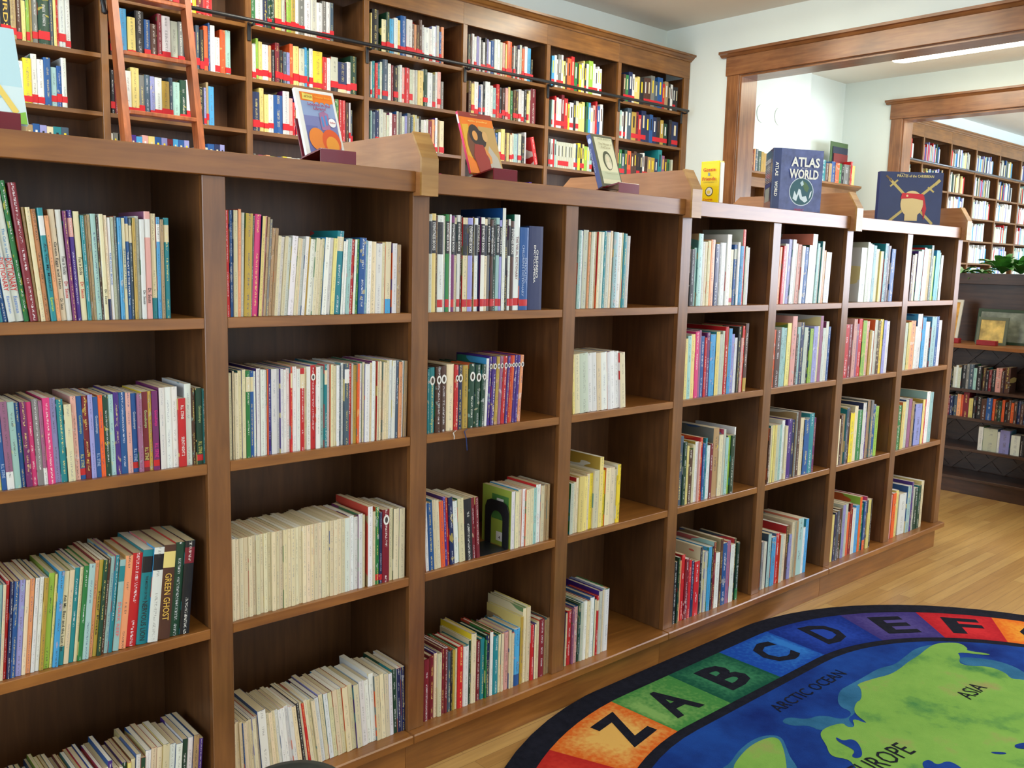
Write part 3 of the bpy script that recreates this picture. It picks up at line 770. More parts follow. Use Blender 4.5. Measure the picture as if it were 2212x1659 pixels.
pic(5, 1, 1476, '1483x 1491a25 1500x25.5/B 1508p26.5 1512u27 1520b24.5 1525r 1532P 1543s25 1551x26/z 1558i 1563i 1570r 1577s27/x 1584L 1590w 1596k27.6^k 1600q 1605r27.8 1612n28.8_Y', leans=((1476, -1), (1612, 0.5)))
pic(5, 2, 1464, '1473z 1480G 1485x24 1494n22 1499c24 1506w25/Y 1509q 1515r26.4 1520b 1524t25.8 1532w22.5/t 1538m23 1550T29.2/g 1558c26 1563i 1569a24.5 1575l25/z 1583G25 1586w')
pic(5, 3, 1452, '1460k 1464G 1470h 1477r28 1485m26 1491r 1497B 1508r23.4 1513k29/c 1519c27 1525i 1532s28 1536k 1541m29.6/a 1550w24.5/m 1556n30/T 1566b27.5/B 1573u28 1582w26 1587k28/z 1593G26_e')
pic(6, 0, 1678, '1684h24.5 1691r25 1698w26 1705L28 1712w28 1718i26.4 1726q26 1732w25.4 1740b25 1747w26 1757w31/w 1762a27 1768i25.4 1773i28 1778h24 1789w23.2', leans=((1678, 2), (1789, 2)))
pic(6, 1, 1667, '1672o 1683n25/t 1688a 1695a26 1704x28/Y 1714q31 1719n 1725a26 1732B28/w 1740i 1744k 1751l25 1760L26 1766c26 1772u30.6/w 1778w25 1784i 1789b25.4', leans=((1667, 0.6),))
pic(6, 2, 1656, '1660n25 1664c26 1668x26 1673x 1680i/r 1686a 1692w27.4 1697c 1706v27.5 1714B26.8 1718g30/T 1724n30.4/g 1732c27 1743b26/k 1753t28.4 1758P26')
pic(6, 3, 1641, '1646g22.4 1652i22 1655. 1662a25/z 1671s23/z 1673. 1681r24/i 1687i22.8 1694c22.5 1700n 1706L21.6/L 1713c27 1718T27/i 1730a27.8 1735w 1741s26.4', leans=((1641, 0), (1741, 1.5)))
pic(7, 0, 1836, '1854. 1866w26.2/w 1871i29 1877i28.5 1882w28 1888a27.6 1895c26 1899x 1904i 1909t29/t 1914z29 1919n 1927b26.4', leans=((1832, 1.2),))
pic(7, 1, 1821, '1830r26 1838m26 1845q 1850u26 1858r28.4 1866l27.5/e 1873q27 1878Y 1884w22/w 1890i27.5 1896n27/i 1903y27.6 1909L27 1915w26.5', leans=((1821, 0.5),))
pic(7, 2, 1806, '1812c23 1817n 1822T25 1827z28/t 1832n28/B 1841y25/u 1848c28 1858e25.6/a 1865w29 1869v24 1875T29.6/g 1880g29.6 1886b 1893l26', leans=((1806, 0.3),))
pic(7, 3, 1793, '1798x 1803B25 1808z25.5/T 1815n26 1821L27.6/i 1827i 1832o 1837m27 1844w24/r 1851s25 1856o29/l 1861e25 1866b26_o 1869m28/p 1875x26/x 1879k26', leans=((1793, 0.5),))
pic(8, 0, 1965, '1970n24 1975c24.6 1983i26 1988a27 1993w28/r 1998c 2004Y27.6/e 2009G29.6/t 2015l24 2022s27 2027a26 2032w24.5', leans=((1965, 1.5),))
pic(8, 1, 1950, '1956i25 1962x25.4 1972h26 1976w 1986w29.4/s 1993s27.4 2003w25/i 2006k 2016a27.6/s 2022b27.6 2029w25.4', leans=((1950, 0.8),))
pic(8, 2, 1934, '1943e24 1948x25.6 1952x25.6/n 1958i26.5 1965u26.6/n 1970T 1973. 1987L23/L 1992x25/Y 1995r 2002w29/a 2009a28.4/w', leans=((1934, 0.6),))
pic(8, 3, 1917, '1924q24.5 1931o25 1937x26 1940. 1955w23/w 1963a26.5/b 1967v 1971i25 1978G24/v 1984G25 1990c27', leans=((1917, 0.5),))

# second half of bay three's third shelf, behind the bookend
row('paperback_book', PB_, 'white paperbacks held by the bookend', 'third shelf, beside the bookend', Z3, 0.012, 1104, '1112w19.8/l!lab 1120c 1128c 1135w 1144c 1151c 1158a 1168w20.4 1176c 1182T 1187T', 0.197, seed=77, jit=0.002)
# bookends
def bookend(px, z, label, mat, yb=0.02):
    x = Xof(px, 0.012, z) - 0.004
    mb = MB(); h, d, wv = 0.155, 0.12, 0.03
    pts = [(0, 0), (0, h - 0.03), (0.01, h - 0.008), (0.03, h), (d - 0.03, h), (d - 0.01, h - 0.008), (d, h - 0.03), (d, 0)]
    pts += [(d - wv, 0)] + [(d / 2 + (d / 2 - wv) * math.cos(a), h * 0.58 + (d / 2 - wv) * math.sin(a)) for a in [math.pi * k / 8 for k in range(9)]] + [(wv, 0)]
    mb.prism([Vector((x, yb + p[0], z + 0.0015 + p[1])) for p in pts], (0.0015, 0, 0))
    o = mb.build('bookend', mat); local(o, (x, yb, z))
    b = MB().box(-0.115, 0.0, 0, d, 0.0002, 0.0014).build('base_plate', mat, o)
    return tag(o, label, 'bookend')
bookend(1102, Z3, 'black arched metal bookend propping pale paperbacks on the third shelf', IRON)

# ------------------------------------------------------------------ tall bookcases along the back wall
YW = 2.887
WB = [0.879, 1.669, 2.463, 3.254, 4.044, 4.835, 5.626, 6.47]
ZR = [2.906, 2.612, 2.319, 2.025, 1.73, 1.44, 1.15, 0.86, 0.57, 0.25]
SWW = 0.036
def wallcase(xa, xb, label, name='tall_bookcase', group='tall bookcases along the back wall', end=False, yw=YW, yb=YB, mats=(None, None)):
    mx, mz = (WALLC_X, WALLC_Z)
    e = empty(name, (xa, yw, 0)); tag(e, label, 'bookcase', group)
    w = xb - xa
    def B(n, m, *a, bev=0.001): return MB().box(*a, bev=bev).build(n, m, e)
    B('stile', mz, 0, SWW, 0, 0.02, 0.1, 3.194)
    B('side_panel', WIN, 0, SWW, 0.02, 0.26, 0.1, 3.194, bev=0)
    if end:
        B('stile', mz, w, w + 0.07, 0, 0.02, 0.1, 3.194); B('side_panel', WIN, w + 0.02, w + 0.07, 0.02, 0.26, 0.1, 3.194, bev=0)
    we = w + (0.07 if end else 0)
    B('frieze', mx, 0, we, -0.002, 0.02, 3.194, 3.345)
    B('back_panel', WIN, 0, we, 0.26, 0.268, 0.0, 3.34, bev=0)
    B('plinth', mx, 0, we, 0.01, 0.03, 0.0, 0.1)
    for z in ZR: B('shelf', mx, SWW, w + (0 if not end else 0.02), 0.003, 0.26, z - 0.022, z)
    return e
BAYN = ['first', 'second', 'third', 'fourth', 'fifth', 'sixth', 'seventh', 'eighth']
for i in range(7):
    wallcase(WB[i], WB[i + 1], ['tall oak bookcase bay at the left edge, before the ladder', 'tall oak bookcase bay behind the ladder', 'tall oak bookcase bay just right of the ladder', 'tall oak bookcase bay above the nearest display divider',
        'tall oak bookcase bay, third from the corner', 'tall oak bookcase bay, second from the corner', 'tall oak bookcase bay against the white corner wall'][i], end=(i == 6))
def cornice(xa, xb, label):
    pr = [(0.02, 3.335), (-0.012, 3.335), (-0.018, 3.345), (-0.03, 3.350), (-0.045, 3.366), (-0.06, 3.370), (-0.06, 3.385), (0.25, 3.385), (0.25, 3.346), (0.02, 3.346)]
    o = MB().prism([Vector((xa, YW + p[0], p[1])) for p in pr], (xb - xa, 0, 0)).build('bookcase_cornice', WALLC_X)
    local(o, (xa, YW, 3.335)); return tag(o, label, 'cornice')
cornice(0.86, 6.545, 'long moulded wooden cornice capping the tall wall bookcases')
REST = []
def rest_row(r, start, toks, rndh, seed):
    rnd = random.Random(seed); prev = start
    for tk in toks.split():
        g = TOK.match(tk); px = float(g.group(1)); n = int(g.group(7) or 1)
        for i in range(n):
            a = prev + (px - prev) * i / n; b = prev + (px - prev) * (i + 1) / n
            if g.group(2) == '.': continue
            xa, xb = Xof(a, YW + 0.012, ZR[r]), Xof(b, YW + 0.012, ZR[r])
            h = float(g.group(3)) / 100 if g.group(3) else rnd.uniform(*rndh)
            REST.append((xa, xb - 0.0005, ZR[r], h, g.group(2), rnd.random() < 0.6, rnd.choice('wyck')))
        prev = px
def wrow(b, r, start, toks, **k):
    if r == 3 or b >= 5: return rest_row(r, start, toks, k.get('rndh', (0.19, 0.25)), b * 10 + r)
    wh = '%s shelf, %s wall bay' % (['rail-height', 'second', 'third', 'fourth'][r], BAYN[b])
    k.setdefault('rndh', (0.19, 0.25)); k.setdefault('leans', ((0, 0),))
    return row('library_book', LB_, 'library books in the %s tall wall bay' % BAYN[b], wh, ZR[r], YW + 0.012, start, toks, 0.23, seed=100 + b * 10 + r, wall=True, hard=True, dmax=0.2, titles=TT, **k)
wrow(0, 1, 0, '4g 25k25!birds 37T 49n 59x 66l 72Y 85g 109G23 118z 124x 129r 144w 155w')
wrow(0, 2, 0, '10w 18q 33k 38m 53w 71y 84w 98w 113b 126a 136b20 147w')
wrow(0, 3, 60, '75T 90b 105L 119c 136t 152z', rndh=(0.19, 0.2))
wrow(1, 0, 245, '262m 275r 290o 304r 318r 330y 342w 356r 366r 375q 384s*1 394x 408y 416w 425y 440m 460r', rndh=(0.2, 0.25))
wrow(1, 1, 240, '258n25!chap 276s24.6 278. 295x 314k25 327b 342n 352m25.5 370w25 387i 398g 409k 425m 433z 442k 452o 456b26 466w 477w 489o 500a')
wrow(1, 2, 241, '250k 258m 272e 286w 304x25 315g 327z 337L 352w 368Y 376z 391a 405G 421w 429x 442k 448L 453T 465s', rndh=(0.2, 0.24))
wrow(1, 3, 241, '247w 258g 262. 285g 297v 310s 323q 337x 351b 364L 376m 387s 400b 411L 428. 440w17 451i17 465b 477B 487L', rndh=(0.19, 0.2))
wrow(2, 0, 541, '553e 569w 579B 588G 595G 609x 616i 620m 630l 639Y 646w 659g 672w 685i 697w 706g 714w 722z', rndh=(0.2, 0.25))
wrow(2, 1, 544, '546o 554w 560l 568x 582w 587h 596k 605m 613k 621z 628L 635o 647x 659i 664s 669t 677w 698y22 707r 716w 731i_k 750B_c 758w 771G', rndh=(0.18, 0.235))
wrow(2, 2, 547, '562B22/B 572x 581x 592w 612b22 626w 634q 640r 648w 656c 665w 673g 681w 690g 698w 707a 717s 725r25!0 733e25 740r25 748r25 755n24 758w24 763z')
wrow(2, 3, 549, '554g 560p 569p 576r 585h 595l 602p 612b 621y 631c 644w 652w 660w', rndh=(0.155, 0.165))
wrow(3, 0, 802, '805x 819k25 826. 836c 842G25 852s 860w 866x 878b25 891w 895n 900h 905n 912n25 916w 928w 934w 943w 949i 954b 960h', rndh=(0.2, 0.245))
wrow(3, 1, 802, '805w 811t 817r 822t 827i 838z25 846w 851m 860k 865i 870w 875q 885r 892i 898i 903i 916x 924G 935w 941g 946w 953q 959g18', rndh=(0.215, 0.24))
wrow(3, 2, 802, '805a 812z 820B 829i 836i 842i 848w 858m 863i 868g 875i 881L 888g 893z 897x 901i 905i 910k 916i 922w 926i 934m 940h 945w 950T 960c', rndh=(0.2, 0.235))
wrow(3, 3, 948, '954p16 959w15 963g14', rndh=(0.14, 0.16))
wrow(4, 0, 1012, '1016g 1020n 1025w 1030w 1035L 1039w 1043k 1048w 1052k 1056L 1061w 1068b 1074w 1081w 1086i 1092q 1095x 1106o25 1109k 1113i 1118k 1123w 1128i 1133o 1139w 1147s 1152k16', rndh=(0.2, 0.245))
wrow(4, 1, 1012, '1018n 1025x 1034w 1039b 1044w 1048k 1058w 1065w 1072a 1079r 1085k 1092n 1098q 1103x 1109e 1115n 1120n 1126w 1132w 1138k 1142x 1146c 1157m25', rndh=(0.2, 0.24))
wrow(4, 2, 1035, '1047. 1052w 1056g 1061i 1066i 1070n 1076b19 1082w 1090x 1095n 1101x 1106c 1110i 1119a 1126i 1133k 1137w', rndh=(0.19, 0.23))
o_ = row('library_book', LB_, 'slanting library book', 'slanting alone, third shelf, fifth wall bay', ZR[2], YW + 0.012, 1156, '1164r', 0.2, leans=((0, -14),), seed=5, hard=True, dmax=0.15)
wrow(4, 3, 1013, '1020t 1028w 1036z 1044w 1052z 1060w 1068a 1075w 1083n 1092k 1100g 1111g 1118n 1126i 1132w 1142g 1148v', rndh=(0.15, 0.17))
wrow(5, 0, 1191, '1197s 1202w 1205w 1212g 1216w 1221x 1225n 1233o 1240r25 1247e 1250k 1256y 1259w 1262x 1266k 1271w 1280l25/e 1285w 1290w 1294w 1299w', rndh=(0.2, 0.245))
wrow(5, 1, 1191, '1193a 1197w 1201r 1206w 1212w 1218m25 1226r 1230y 1238w 1243k 1249i 1256x 1262x 1266G 1270e 1275s 1280w 1285q 1289r25 1295b 1301w 1303k', rndh=(0.19, 0.235))
wrow(5, 2, 1184, '1189g 1194w 1197r 1201a 1239i19.5*10 1243w 1247z 1253y 1257k 1261x 1268l 1273i 1278a', rndh=(0.185, 0.21))
wrow(5, 3, 1183, '1187w 1192p 1197u 1202b 1207s 1212w 1218q 1224h', rndh=(0.135, 0.15))
wrow(6, 0, 1346, '1351n 1357e 1365B 1370w 1376x 1381x 1390k 1397n 1405n 1413g25 1420z 1430b25 1435r 1442T 1447k 1452w 1458k 1463k', rndh=(0.2, 0.24))
wrow(6, 1, 1338, '1342a 1346w 1350k 1354w 1363z25 1373Y 1378m 1384r 1394B25 1402B 1409b 1417B 1425k 1432Y 1440G18 1444. 1450k 1463B21', rndh=(0.2, 0.24))
wrow(6, 2, 1333, '1336m 1342e 1348z 1354G 1362o 1368n 1374n 1381k 1387k 1391w 1398n 1405T 1413Y 1420B 1428t25 1434u 1440n 1445e 1449. 1452i', rndh=(0.17, 0.21))
# ladder rail and its brackets, ladder
e = empty('ladder_rail', (0.9, 2.82, 2.912)); tag(e, 'black iron ladder rail running along the tall wall bookcases', 'ladder rail')
MB().tube([(0, 0, 0), (5.56, 0, 0)], 0.011, 10).build('rail', IRON, e, smooth=True)
for x in WB[1:7] + [6.43]:
    xx = x - 0.9 + 0.018
    m = MB().box(xx - 0.011, xx + 0.011, 0.058, 0.066, -0.10, 0.0, bev=0.003)
    m.tube([(xx, 0.062, -0.005), (xx, 0.03, -0.02), (xx, 0.004, -0.018), (xx, 0, 0.004)], 0.0075, 8)
    m.build('bracket', IRON, e)
e = empty('library_ladder', (1.66, 2.2, 0)); tag(e, 'reddish wooden library ladder hooked on the black rail', 'ladder')
LY = lambda z: 2.775 - (2.95 - z) * 0.19 - 2.2
for (xa, xb) in ((0.0, 0.032), (0.375, 0.407)):
    pts = [(LY(0.0), 0.0), (LY(3.12), 3.12), (LY(3.12) - 0.07, 3.12), (LY(0) - 0.07, 0.0)]
    MB().prism([Vector((xa, p[0], p[1])) for p in pts], (xb - xa, 0, 0)).build('side_rail', WLAD, e)
for k in range(10):
    z = 2.876 - 0.292 * k
    yy = LY(z)
    MB().box(0.032, 0.375, yy - 0.075, yy + 0.005, z - 0.011, z + 0.011, bev=0.004).build('tread', WLAD, e)
for xa in (-0.012, 0.419):
    MB().tube([(xa, LY(2.78), 2.78), (xa, LY(2.86) + 0.03, 2.86), (xa, 0.60, 2.925), (xa, 0.64, 2.95), (xa, 0.655, 2.925)], 0.011, 8).build('hook', IRON, e, smooth=True)

# ------------------------------------------------------------------ display books and holders on top of the low bookcase
ZT = ZTOP
def holder(x0, x1, label):
    e = empty('book_holder', (x0, 0.02, ZT)); tag(e, label, 'book holder', 'maroon display holders')
    t = 0.003
    pts = [(0, 0), (0, 0.037), (0.003, 0.039), (0.097, 0.022), (0.137, 0.128), (0.141, 0.127), (0.101, 0.02), (0.16, 0.003), (0.16, 0.0), (0.098, 0.018), (0.003, 0.034), (t, 0)]
    o = MB().prism([Vector((0, p[0], p[1])) for p in pts], (x1 - x0, 0, 0)).build('stand', MAROON, e)
    return e
class Face:
    """a leaning or turned cover: local frame origin o, u to the right, v up, n outward"""
    def __init__(s, par, o, u, v, n): s.p, s.o, s.u, s.v, s.n = par, Vector(o), Vector(u), Vector(v), Vector(n)
    def P(s, a, b, k=1): return s.o + s.u * a + s.v * b + s.n * (0.0004 * k)
    def art(s, name, shapes):
        mb = MB(); mats = []; idx = {}
        for k, (c, pts) in enumerate(shapes):
            if c not in idx: idx[c] = len(mats); mats.append(rgb(c, rough=0.35))
            P = [s.P(a, b, 1 + 0.5 * k) for a, b in pts]
            for tri in tessellate_polygon([P]):
                mb.poly([P[i] for i in tri], idx[c])
        for f in mb.f:
            a, b, c = (Vector(mb.v[i]) for i in f)
            if (b - a).cross(c - a).dot(s.n) < 0: f.reverse()
        return mb.build(name, mats, s.p)
    def text(s, name, body, a, b, h, ln=None, col=K, bold=0.0, rot=0, k=14, shear=0):
        r = s.u * math.cos(rot) + s.v * math.sin(rot); u = -s.u * math.sin(rot) + s.v * math.cos(rot)
        text(name, body, s.p, s.P(a, b, k), r, u, h, ln, col, bold, True, shear)
def ell(cx, cy, rx, ry, n=20, a0=0, a1=2 * math.pi):
    return [(cx + rx * math.cos(a0 + (a1 - a0) * i / n), cy + ry * math.sin(a0 + (a1 - a0) * i / n)) for i in range(n)]
def rect(a, b, c, d): return [(a, b), (c, b), (c, d), (a, d)]
def leaning_book(x, y, z, w, h, t, lean, label, cover, spine, pc=(0.8, 0.76, 0.66)):
    """front cover faces the reader (-y), spine on the left, leaned back"""
    e = empty('display_book', (x, y, z)); e.rotation_euler = (-math.radians(lean), 0, 0)
    tag(e, label, 'book')
    c = 0.0025 if t > 0.01 else 0.0012
    cov = MB().box(0, w, 0, c, 0, h, bev=0.0006).box(0, w, t - c, t, 0, h, bev=0.0006)
    co = cov.build('cover', rgb(cover, rough=0.3), e)
    so = MB().box(-0.001, 0.002, 0.0004, t - 0.0004, 0.0, h, bev=0.0008).build('spine', rgb(spine, rough=0.3), e)
    MB().box(0.002, w - 0.003, c, t - c, 0.003, h - 0.003).build('pages', rgb(pc, rough=0.8), e)
    return Face(co, (0, 0, 0), (1, 0, 0), (0, 0, 1), (0, -1, 0)), e, Face(so, (-0.001, 0, 0), (0, -1, 0), (0, 0, 1), (-1, 0, 0))
OR = srgb(240, 130, 40)
# 1: map-like pale blue cover, partly outside the frame
LZ = ZT + 0.026
F, e, S = leaning_book(0.435, 0.10, LZ, 0.165, 0.235, 0.008, 22, 'pale blue picture book with a golden swirl, leaning in a holder at the left edge', srgb(190, 226, 236), srgb(120, 190, 90))
F.art('cover_picture', [(srgb(214, 236, 240), rect(0.0, 0.0, 0.165, 0.09)), (srgb(120, 190, 220), [(0.02, 0.235), (0.1, 0.2), (0.13, 0.17), (0.09, 0.165), (0.03, 0.2)]), (srgb(222, 178, 80), [(0.0, 0.19), (0.04, 0.185), (0.08, 0.15), (0.11, 0.12), (0.09, 0.11), (0.05, 0.13), (0.0, 0.16)]),
    (srgb(150, 205, 226), [(0.04, 0.1), (0.08, 0.11), (0.12, 0.06), (0.1, 0.05)]), (srgb(236, 210, 110), [(0.09, 0.12), (0.11, 0.11), (0.15, 0.03), (0.14, 0.02)]), (srgb(140, 200, 80), [(0.1, 0.0), (0.163, 0.0), (0.163, 0.03), (0.13, 0.02)])])
holder(0.465, 0.565, 'maroon holder at the left edge, under the pale blue book')
# 2: purple and orange chapter book
F, e, S = leaning_book(1.288, 0.10, LZ, 0.122, 0.20, 0.011, 21, 'white-edged chapter book with purple cover, leaning in a maroon holder', srgb(240, 240, 236), srgb(236, 240, 246))
PU = srgb(128, 134, 186)
F.art('cover_picture', [(srgb(150, 170, 210), rect(0.013, 0.008, 0.114, 0.19)), (PU, rect(0.013, 0.008, 0.114, 0.12)), (srgb(110, 116, 176), rect(0.013, 0.008, 0.05, 0.09)), (OR, rect(0.013, 0.164, 0.114, 0.19)),
    (OR, [(0.05, 0.164), (0.054, 0.158), (0.058, 0.164)]), (OR, [(0.066, 0.164), (0.07, 0.158), (0.074, 0.164)]), (OR, [(0.082, 0.164), (0.086, 0.157), (0.09, 0.164)]), (OR, [(0.098, 0.164), (0.102, 0.158), (0.106, 0.164)]),
    (srgb(246, 226, 110), [(0.018, 0.168), (0.05, 0.166), (0.052, 0.184), (0.02, 0.187)]), (srgb(170, 120, 160), [(0.062, 0.08), (0.09, 0.08), (0.09, 0.13), (0.076, 0.138), (0.062, 0.13)]),
    (srgb(80, 150, 214), rect(0.066, 0.09, 0.072, 0.12)), (srgb(80, 150, 214), rect(0.078, 0.095, 0.084, 0.125)), (srgb(238, 140, 60), ell(0.042, 0.05, 0.026, 0.034)), (srgb(228, 96, 50), ell(0.085, 0.046, 0.029, 0.037)), (srgb(240, 160, 60), ell(0.086, 0.036, 0.02, 0.026)),
    (srgb(248, 248, 248), ell(0.098, 0.104, 0.0115, 0.0135)), (srgb(150, 30, 50), rect(0.05, 0.008, 0.114, 0.014))])
F.text('cover_title', 'ARTHUR', 0.035, 0.1745, 0.007, 0.026, srgb(110, 60, 20), 0.01)
F.text('cover_title', 'A MARC BROWN', 0.035, 0.1825, 0.003, 0.024, srgb(120, 110, 60))
F.text('cover_title', 'Chapter Book 6', 0.083, 0.176, 0.0065, 0.054, srgb(250, 190, 60), 0.005)
F.text('cover_title', 'Locked in the\nLibrary!', 0.065, 0.146, 0.023, 0.07, srgb(170, 40, 80), 0.015)
F.text('cover_title', 'Arthur', 0.098, 0.104, 0.006, 0.018, srgb(190, 40, 60), 0.01)
holder(1.283, 1.392, 'maroon holder under the purple chapter book')
# 3: orange novel with a painted scene
F, e, S = leaning_book(1.862, 0.10, LZ, 0.138, 0.21, 0.010, 21, 'orange book with a painted figure in a red dress, leaning beside the first divider', srgb(238, 150, 50), srgb(226, 50, 110))
F.art('cover_picture', [(OR, rect(0.004, 0.0, 0.138, 0.21)), (srgb(150, 60, 50), rect(0.0, 0.192, 0.138, 0.21)), (srgb(228, 176, 60), [(0.004, 0.06), (0.004, 0.165), (0.03, 0.168), (0.04, 0.1), (0.02, 0.05)]),
    (srgb(196, 160, 100), [(0.07, 0.0), (0.138, 0.0), (0.138, 0.165), (0.07, 0.165)]), (srgb(190, 184, 170), [(0.082, 0.0), (0.138, 0.0), (0.128, 0.06), (0.1, 0.1), (0.085, 0.06)]),
    (srgb(120, 76, 54), ell(0.045, 0.095, 0.032, 0.062)), (srgb(60, 52, 50), ell(0.05, 0.135, 0.024, 0.034)), (srgb(60, 52, 50), ell(0.072, 0.12, 0.02, 0.03)),
    (srgb(160, 58, 50), [(0.038, 0.0), (0.028, 0.06), (0.04, 0.1), (0.075, 0.1), (0.088, 0.05), (0.09, 0.0)]), (srgb(224, 160, 90), ell(0.049, 0.13, 0.0105, 0.017)),
    (srgb(226, 150, 80), [(0.078, 0.095), (0.085, 0.085), (0.1, 0.06), (0.098, 0.04), (0.088, 0.035), (0.09, 0.055), (0.08, 0.07)]), (srgb(214, 170, 110), ell(0.09, 0.13, 0.011, 0.018))])
F.text('cover_title', 'again, Josefina!', 0.07, 0.178, 0.007, 0.08, srgb(240, 220, 120))
F.text('cover_title', 'PLEASANT', 0.06, 0.2, 0.004, 0.03, srgb(230, 200, 140))
MB().box(-0.0016, -0.001, 0.0015, 0.0085, 0.17, 0.2, bev=0.0002).build('spine_label', rgb((0.85, 0.86, 0.9)), e)
holder(1.886, 1.985, 'maroon holder under the orange book')
# 4: diary with blue spine
F, e, S = leaning_book(2.452, 0.085, LZ, 0.112, 0.20, 0.022, 20, 'thick diary with blue spine and oval portrait, leaning before the second divider', srgb(96, 98, 76), srgb(74, 84, 140))
F.art('cover_picture', [(srgb(226, 224, 186), rect(0.012, 0.012, 0.106, 0.19)), (srgb(200, 206, 170), rect(0.012, 0.03, 0.106, 0.06)), (srgb(84, 88, 62), ell(0.06, 0.102, 0.024, 0.037)), (srgb(206, 204, 170), ell(0.062, 0.098, 0.017, 0.03)), (srgb(226, 214, 180), ell(0.061, 0.108, 0.008, 0.011)), (srgb(228, 220, 190), ell(0.062, 0.083, 0.014, 0.014))])
F.text('cover_title', 'DEAR AMERICA', 0.06, 0.182, 0.006, 0.07, srgb(130, 130, 90))
F.text('cover_title', 'The Winter of\nRed Snow', 0.06, 0.157, 0.022, 0.07, srgb(150, 140, 90))
F.text('cover_title', 'The Revolutionary War Diary', 0.06, 0.05, 0.005, 0.07, srgb(150, 150, 110))
S.text('spine_title', 'The Winter of Red Snow', -0.011, 0.10, 0.006, 0.09, srgb(200, 206, 230), rot=-math.pi / 2)
S.art('spine_emblem', [(srgb(190, 204, 234), ell(-0.011, 0.175, 0.008, 0.01))])
holder(2.468, 2.575, 'maroon holder under the thick blue-spined diary')
# 5: yellow boxed set
e = empty('boxed_book_set', (3.10, 0.055, ZT)); tag(e, 'narrow bright yellow boxed book set standing by the second divider', 'boxed books')
YE = srgb(250, 222, 20)
sl_ = MB().box(0, 0.032, 0, 0.09, 0, 0.172, bev=0.002).build('slipcase', rgb(YE, rough=0.25), e)
MB().box(0.004, 0.028, -0.004, 0.0005, 0.004, 0.165, bev=0.001).build('pages', rgb((0.78, 0.77, 0.72)), e)
F = Face(sl_, (0, 0.09, 0), (0, -1, 0), (0, 0, 1), (-1, 0, 0))
F.text('box_title', 'Gossie', 0.045, 0.138, 0.0135, 0.06, srgb(200, 50, 30), 0.02)
F.text('box_title', '&', 0.045, 0.12, 0.013, None, srgb(50, 130, 190), 0.02)
F.text('box_title', 'Friends', 0.045, 0.102, 0.0135, 0.064, srgb(200, 50, 30), 0.02)
F.text('box_title', 'A First Flap Book', 0.045, 0.087, 0.004, 0.05, srgb(120, 100, 30))
F.text('box_title', 'Dunrea', 0.045, 0.02, 0.009, 0.045, srgb(200, 60, 30), 0.02)
F.art('box_emblem', [(srgb(70, 76, 60), ell(0.045, 0.052, 0.019, 0.019)), (srgb(236, 236, 226), ell(0.045, 0.052, 0.0155, 0.0155)), (srgb(240, 220, 90), ell(0.043, 0.05, 0.009, 0.007))])
F.art('box_border', [(srgb(214, 150, 20), rect(0.004 + 0.008 * i, 0.004, 0.007 + 0.008 * i, 0.0065)) for i in range(10)] + [(srgb(226, 190, 60), rect(0.004 + 0.008 * i, 0.163, 0.007 + 0.008 * i, 0.1645)) for i in range(10)])
# 6: atlas standing open like a tent
def book_panel(e, name, p0, p1, h, th, mat):
    p0, p1 = Vector(p0), Vector(p1); d = (p1 - p0).normalized(); n = Vector((d.y, -d.x, 0))
    q = [p0, p1, p1 - n * th, p0 - n * th]
    return MB().prism([Vector((v.x, v.y, 0.0005)) for v in q], (0, 0, h)).build(name, mat, e), d, n
ab = Vector((3.618, 0.107, ZT)); e = empty('atlas', ab); tag(e, 'big shiny blue atlas standing open on top of the low bookcase', 'atlas')
ABLUE = flat('atlas_blue', srgb(84, 96, 150), 0.14, 0.7, 0.25, 30, coat=0.8)
hA = 0.275; A0 = Vector((0.0, -0.004, 0)); A1 = Vector((0.206, -0.088, 0)); B0 = Vector((-0.028, 0.02, 0)); B1 = Vector((0.150, 0.170, 0))
fc_, d, n = book_panel(e, 'front_cover', A0, A1, hA, 0.006, ABLUE)
F = Face(fc_, A0 + Vector((0, 0, 0)), d, (0, 0, 1), n)
w6 = (A1 - A0).length
F.art('globe_picture', [(srgb(200, 214, 226), ell(0.115, 0.092, 0.065, 0.062, 32)), (srgb(60, 100, 110), ell(0.115, 0.092, 0.061, 0.058, 32)), (srgb(214, 230, 236), [(0.07, 0.06), (0.09, 0.05), (0.1, 0.08), (0.11, 0.06), (0.135, 0.045), (0.15, 0.055), (0.14, 0.075), (0.12, 0.07), (0.11, 0.1), (0.1, 0.105), (0.09, 0.075), (0.078, 0.095)]),
    (srgb(90, 120, 84), [(0.12, 0.14), (0.14, 0.13), (0.155, 0.11), (0.145, 0.09), (0.13, 0.1), (0.12, 0.12)]), (srgb(190, 214, 220), [(0.105, 0.13), (0.118, 0.142), (0.125, 0.125), (0.115, 0.115)]), (srgb(220, 232, 238), [(0.155, 0.06), (0.165, 0.075), (0.17, 0.1), (0.16, 0.09)])])
F.text('cover_title', 'ATLAS', 0.125, 0.22, 0.042, 0.15, (0.85, 0.86, 0.78), 0.03)
F.text('cover_title', 'WORLD', 0.12, 0.168, 0.042, 0.155, (0.85, 0.86, 0.78), 0.03)
F.text('cover_title', 'OF THE', 0.12, 0.1935, 0.005, 0.03, (0.7, 0.7, 0.66))
F.text('cover_title', 'FIREFLY', 0.105, 0.012, 0.009, 0.05, srgb(214, 60, 80))
sp_, d2, n2 = book_panel(e, 'spine', B0, A0, hA, 0.005, flat('atlas_spine', srgb(30, 50, 110), 0.14, 0.7, coat=0.8))
Fs = Face(sp_, B0, d2, (0, 0, 1), n2)
Fs.text('spine_title', 'ATLAS', 0.018, 0.185, 0.014, 0.06, (0.85, 0.86, 0.8), 0.03, rot=-math.pi / 2)
Fs.text('spine_title', 'WORLD', 0.018, 0.10, 0.014, 0.065, (0.85, 0.86, 0.8), 0.03, rot=-math.pi / 2)
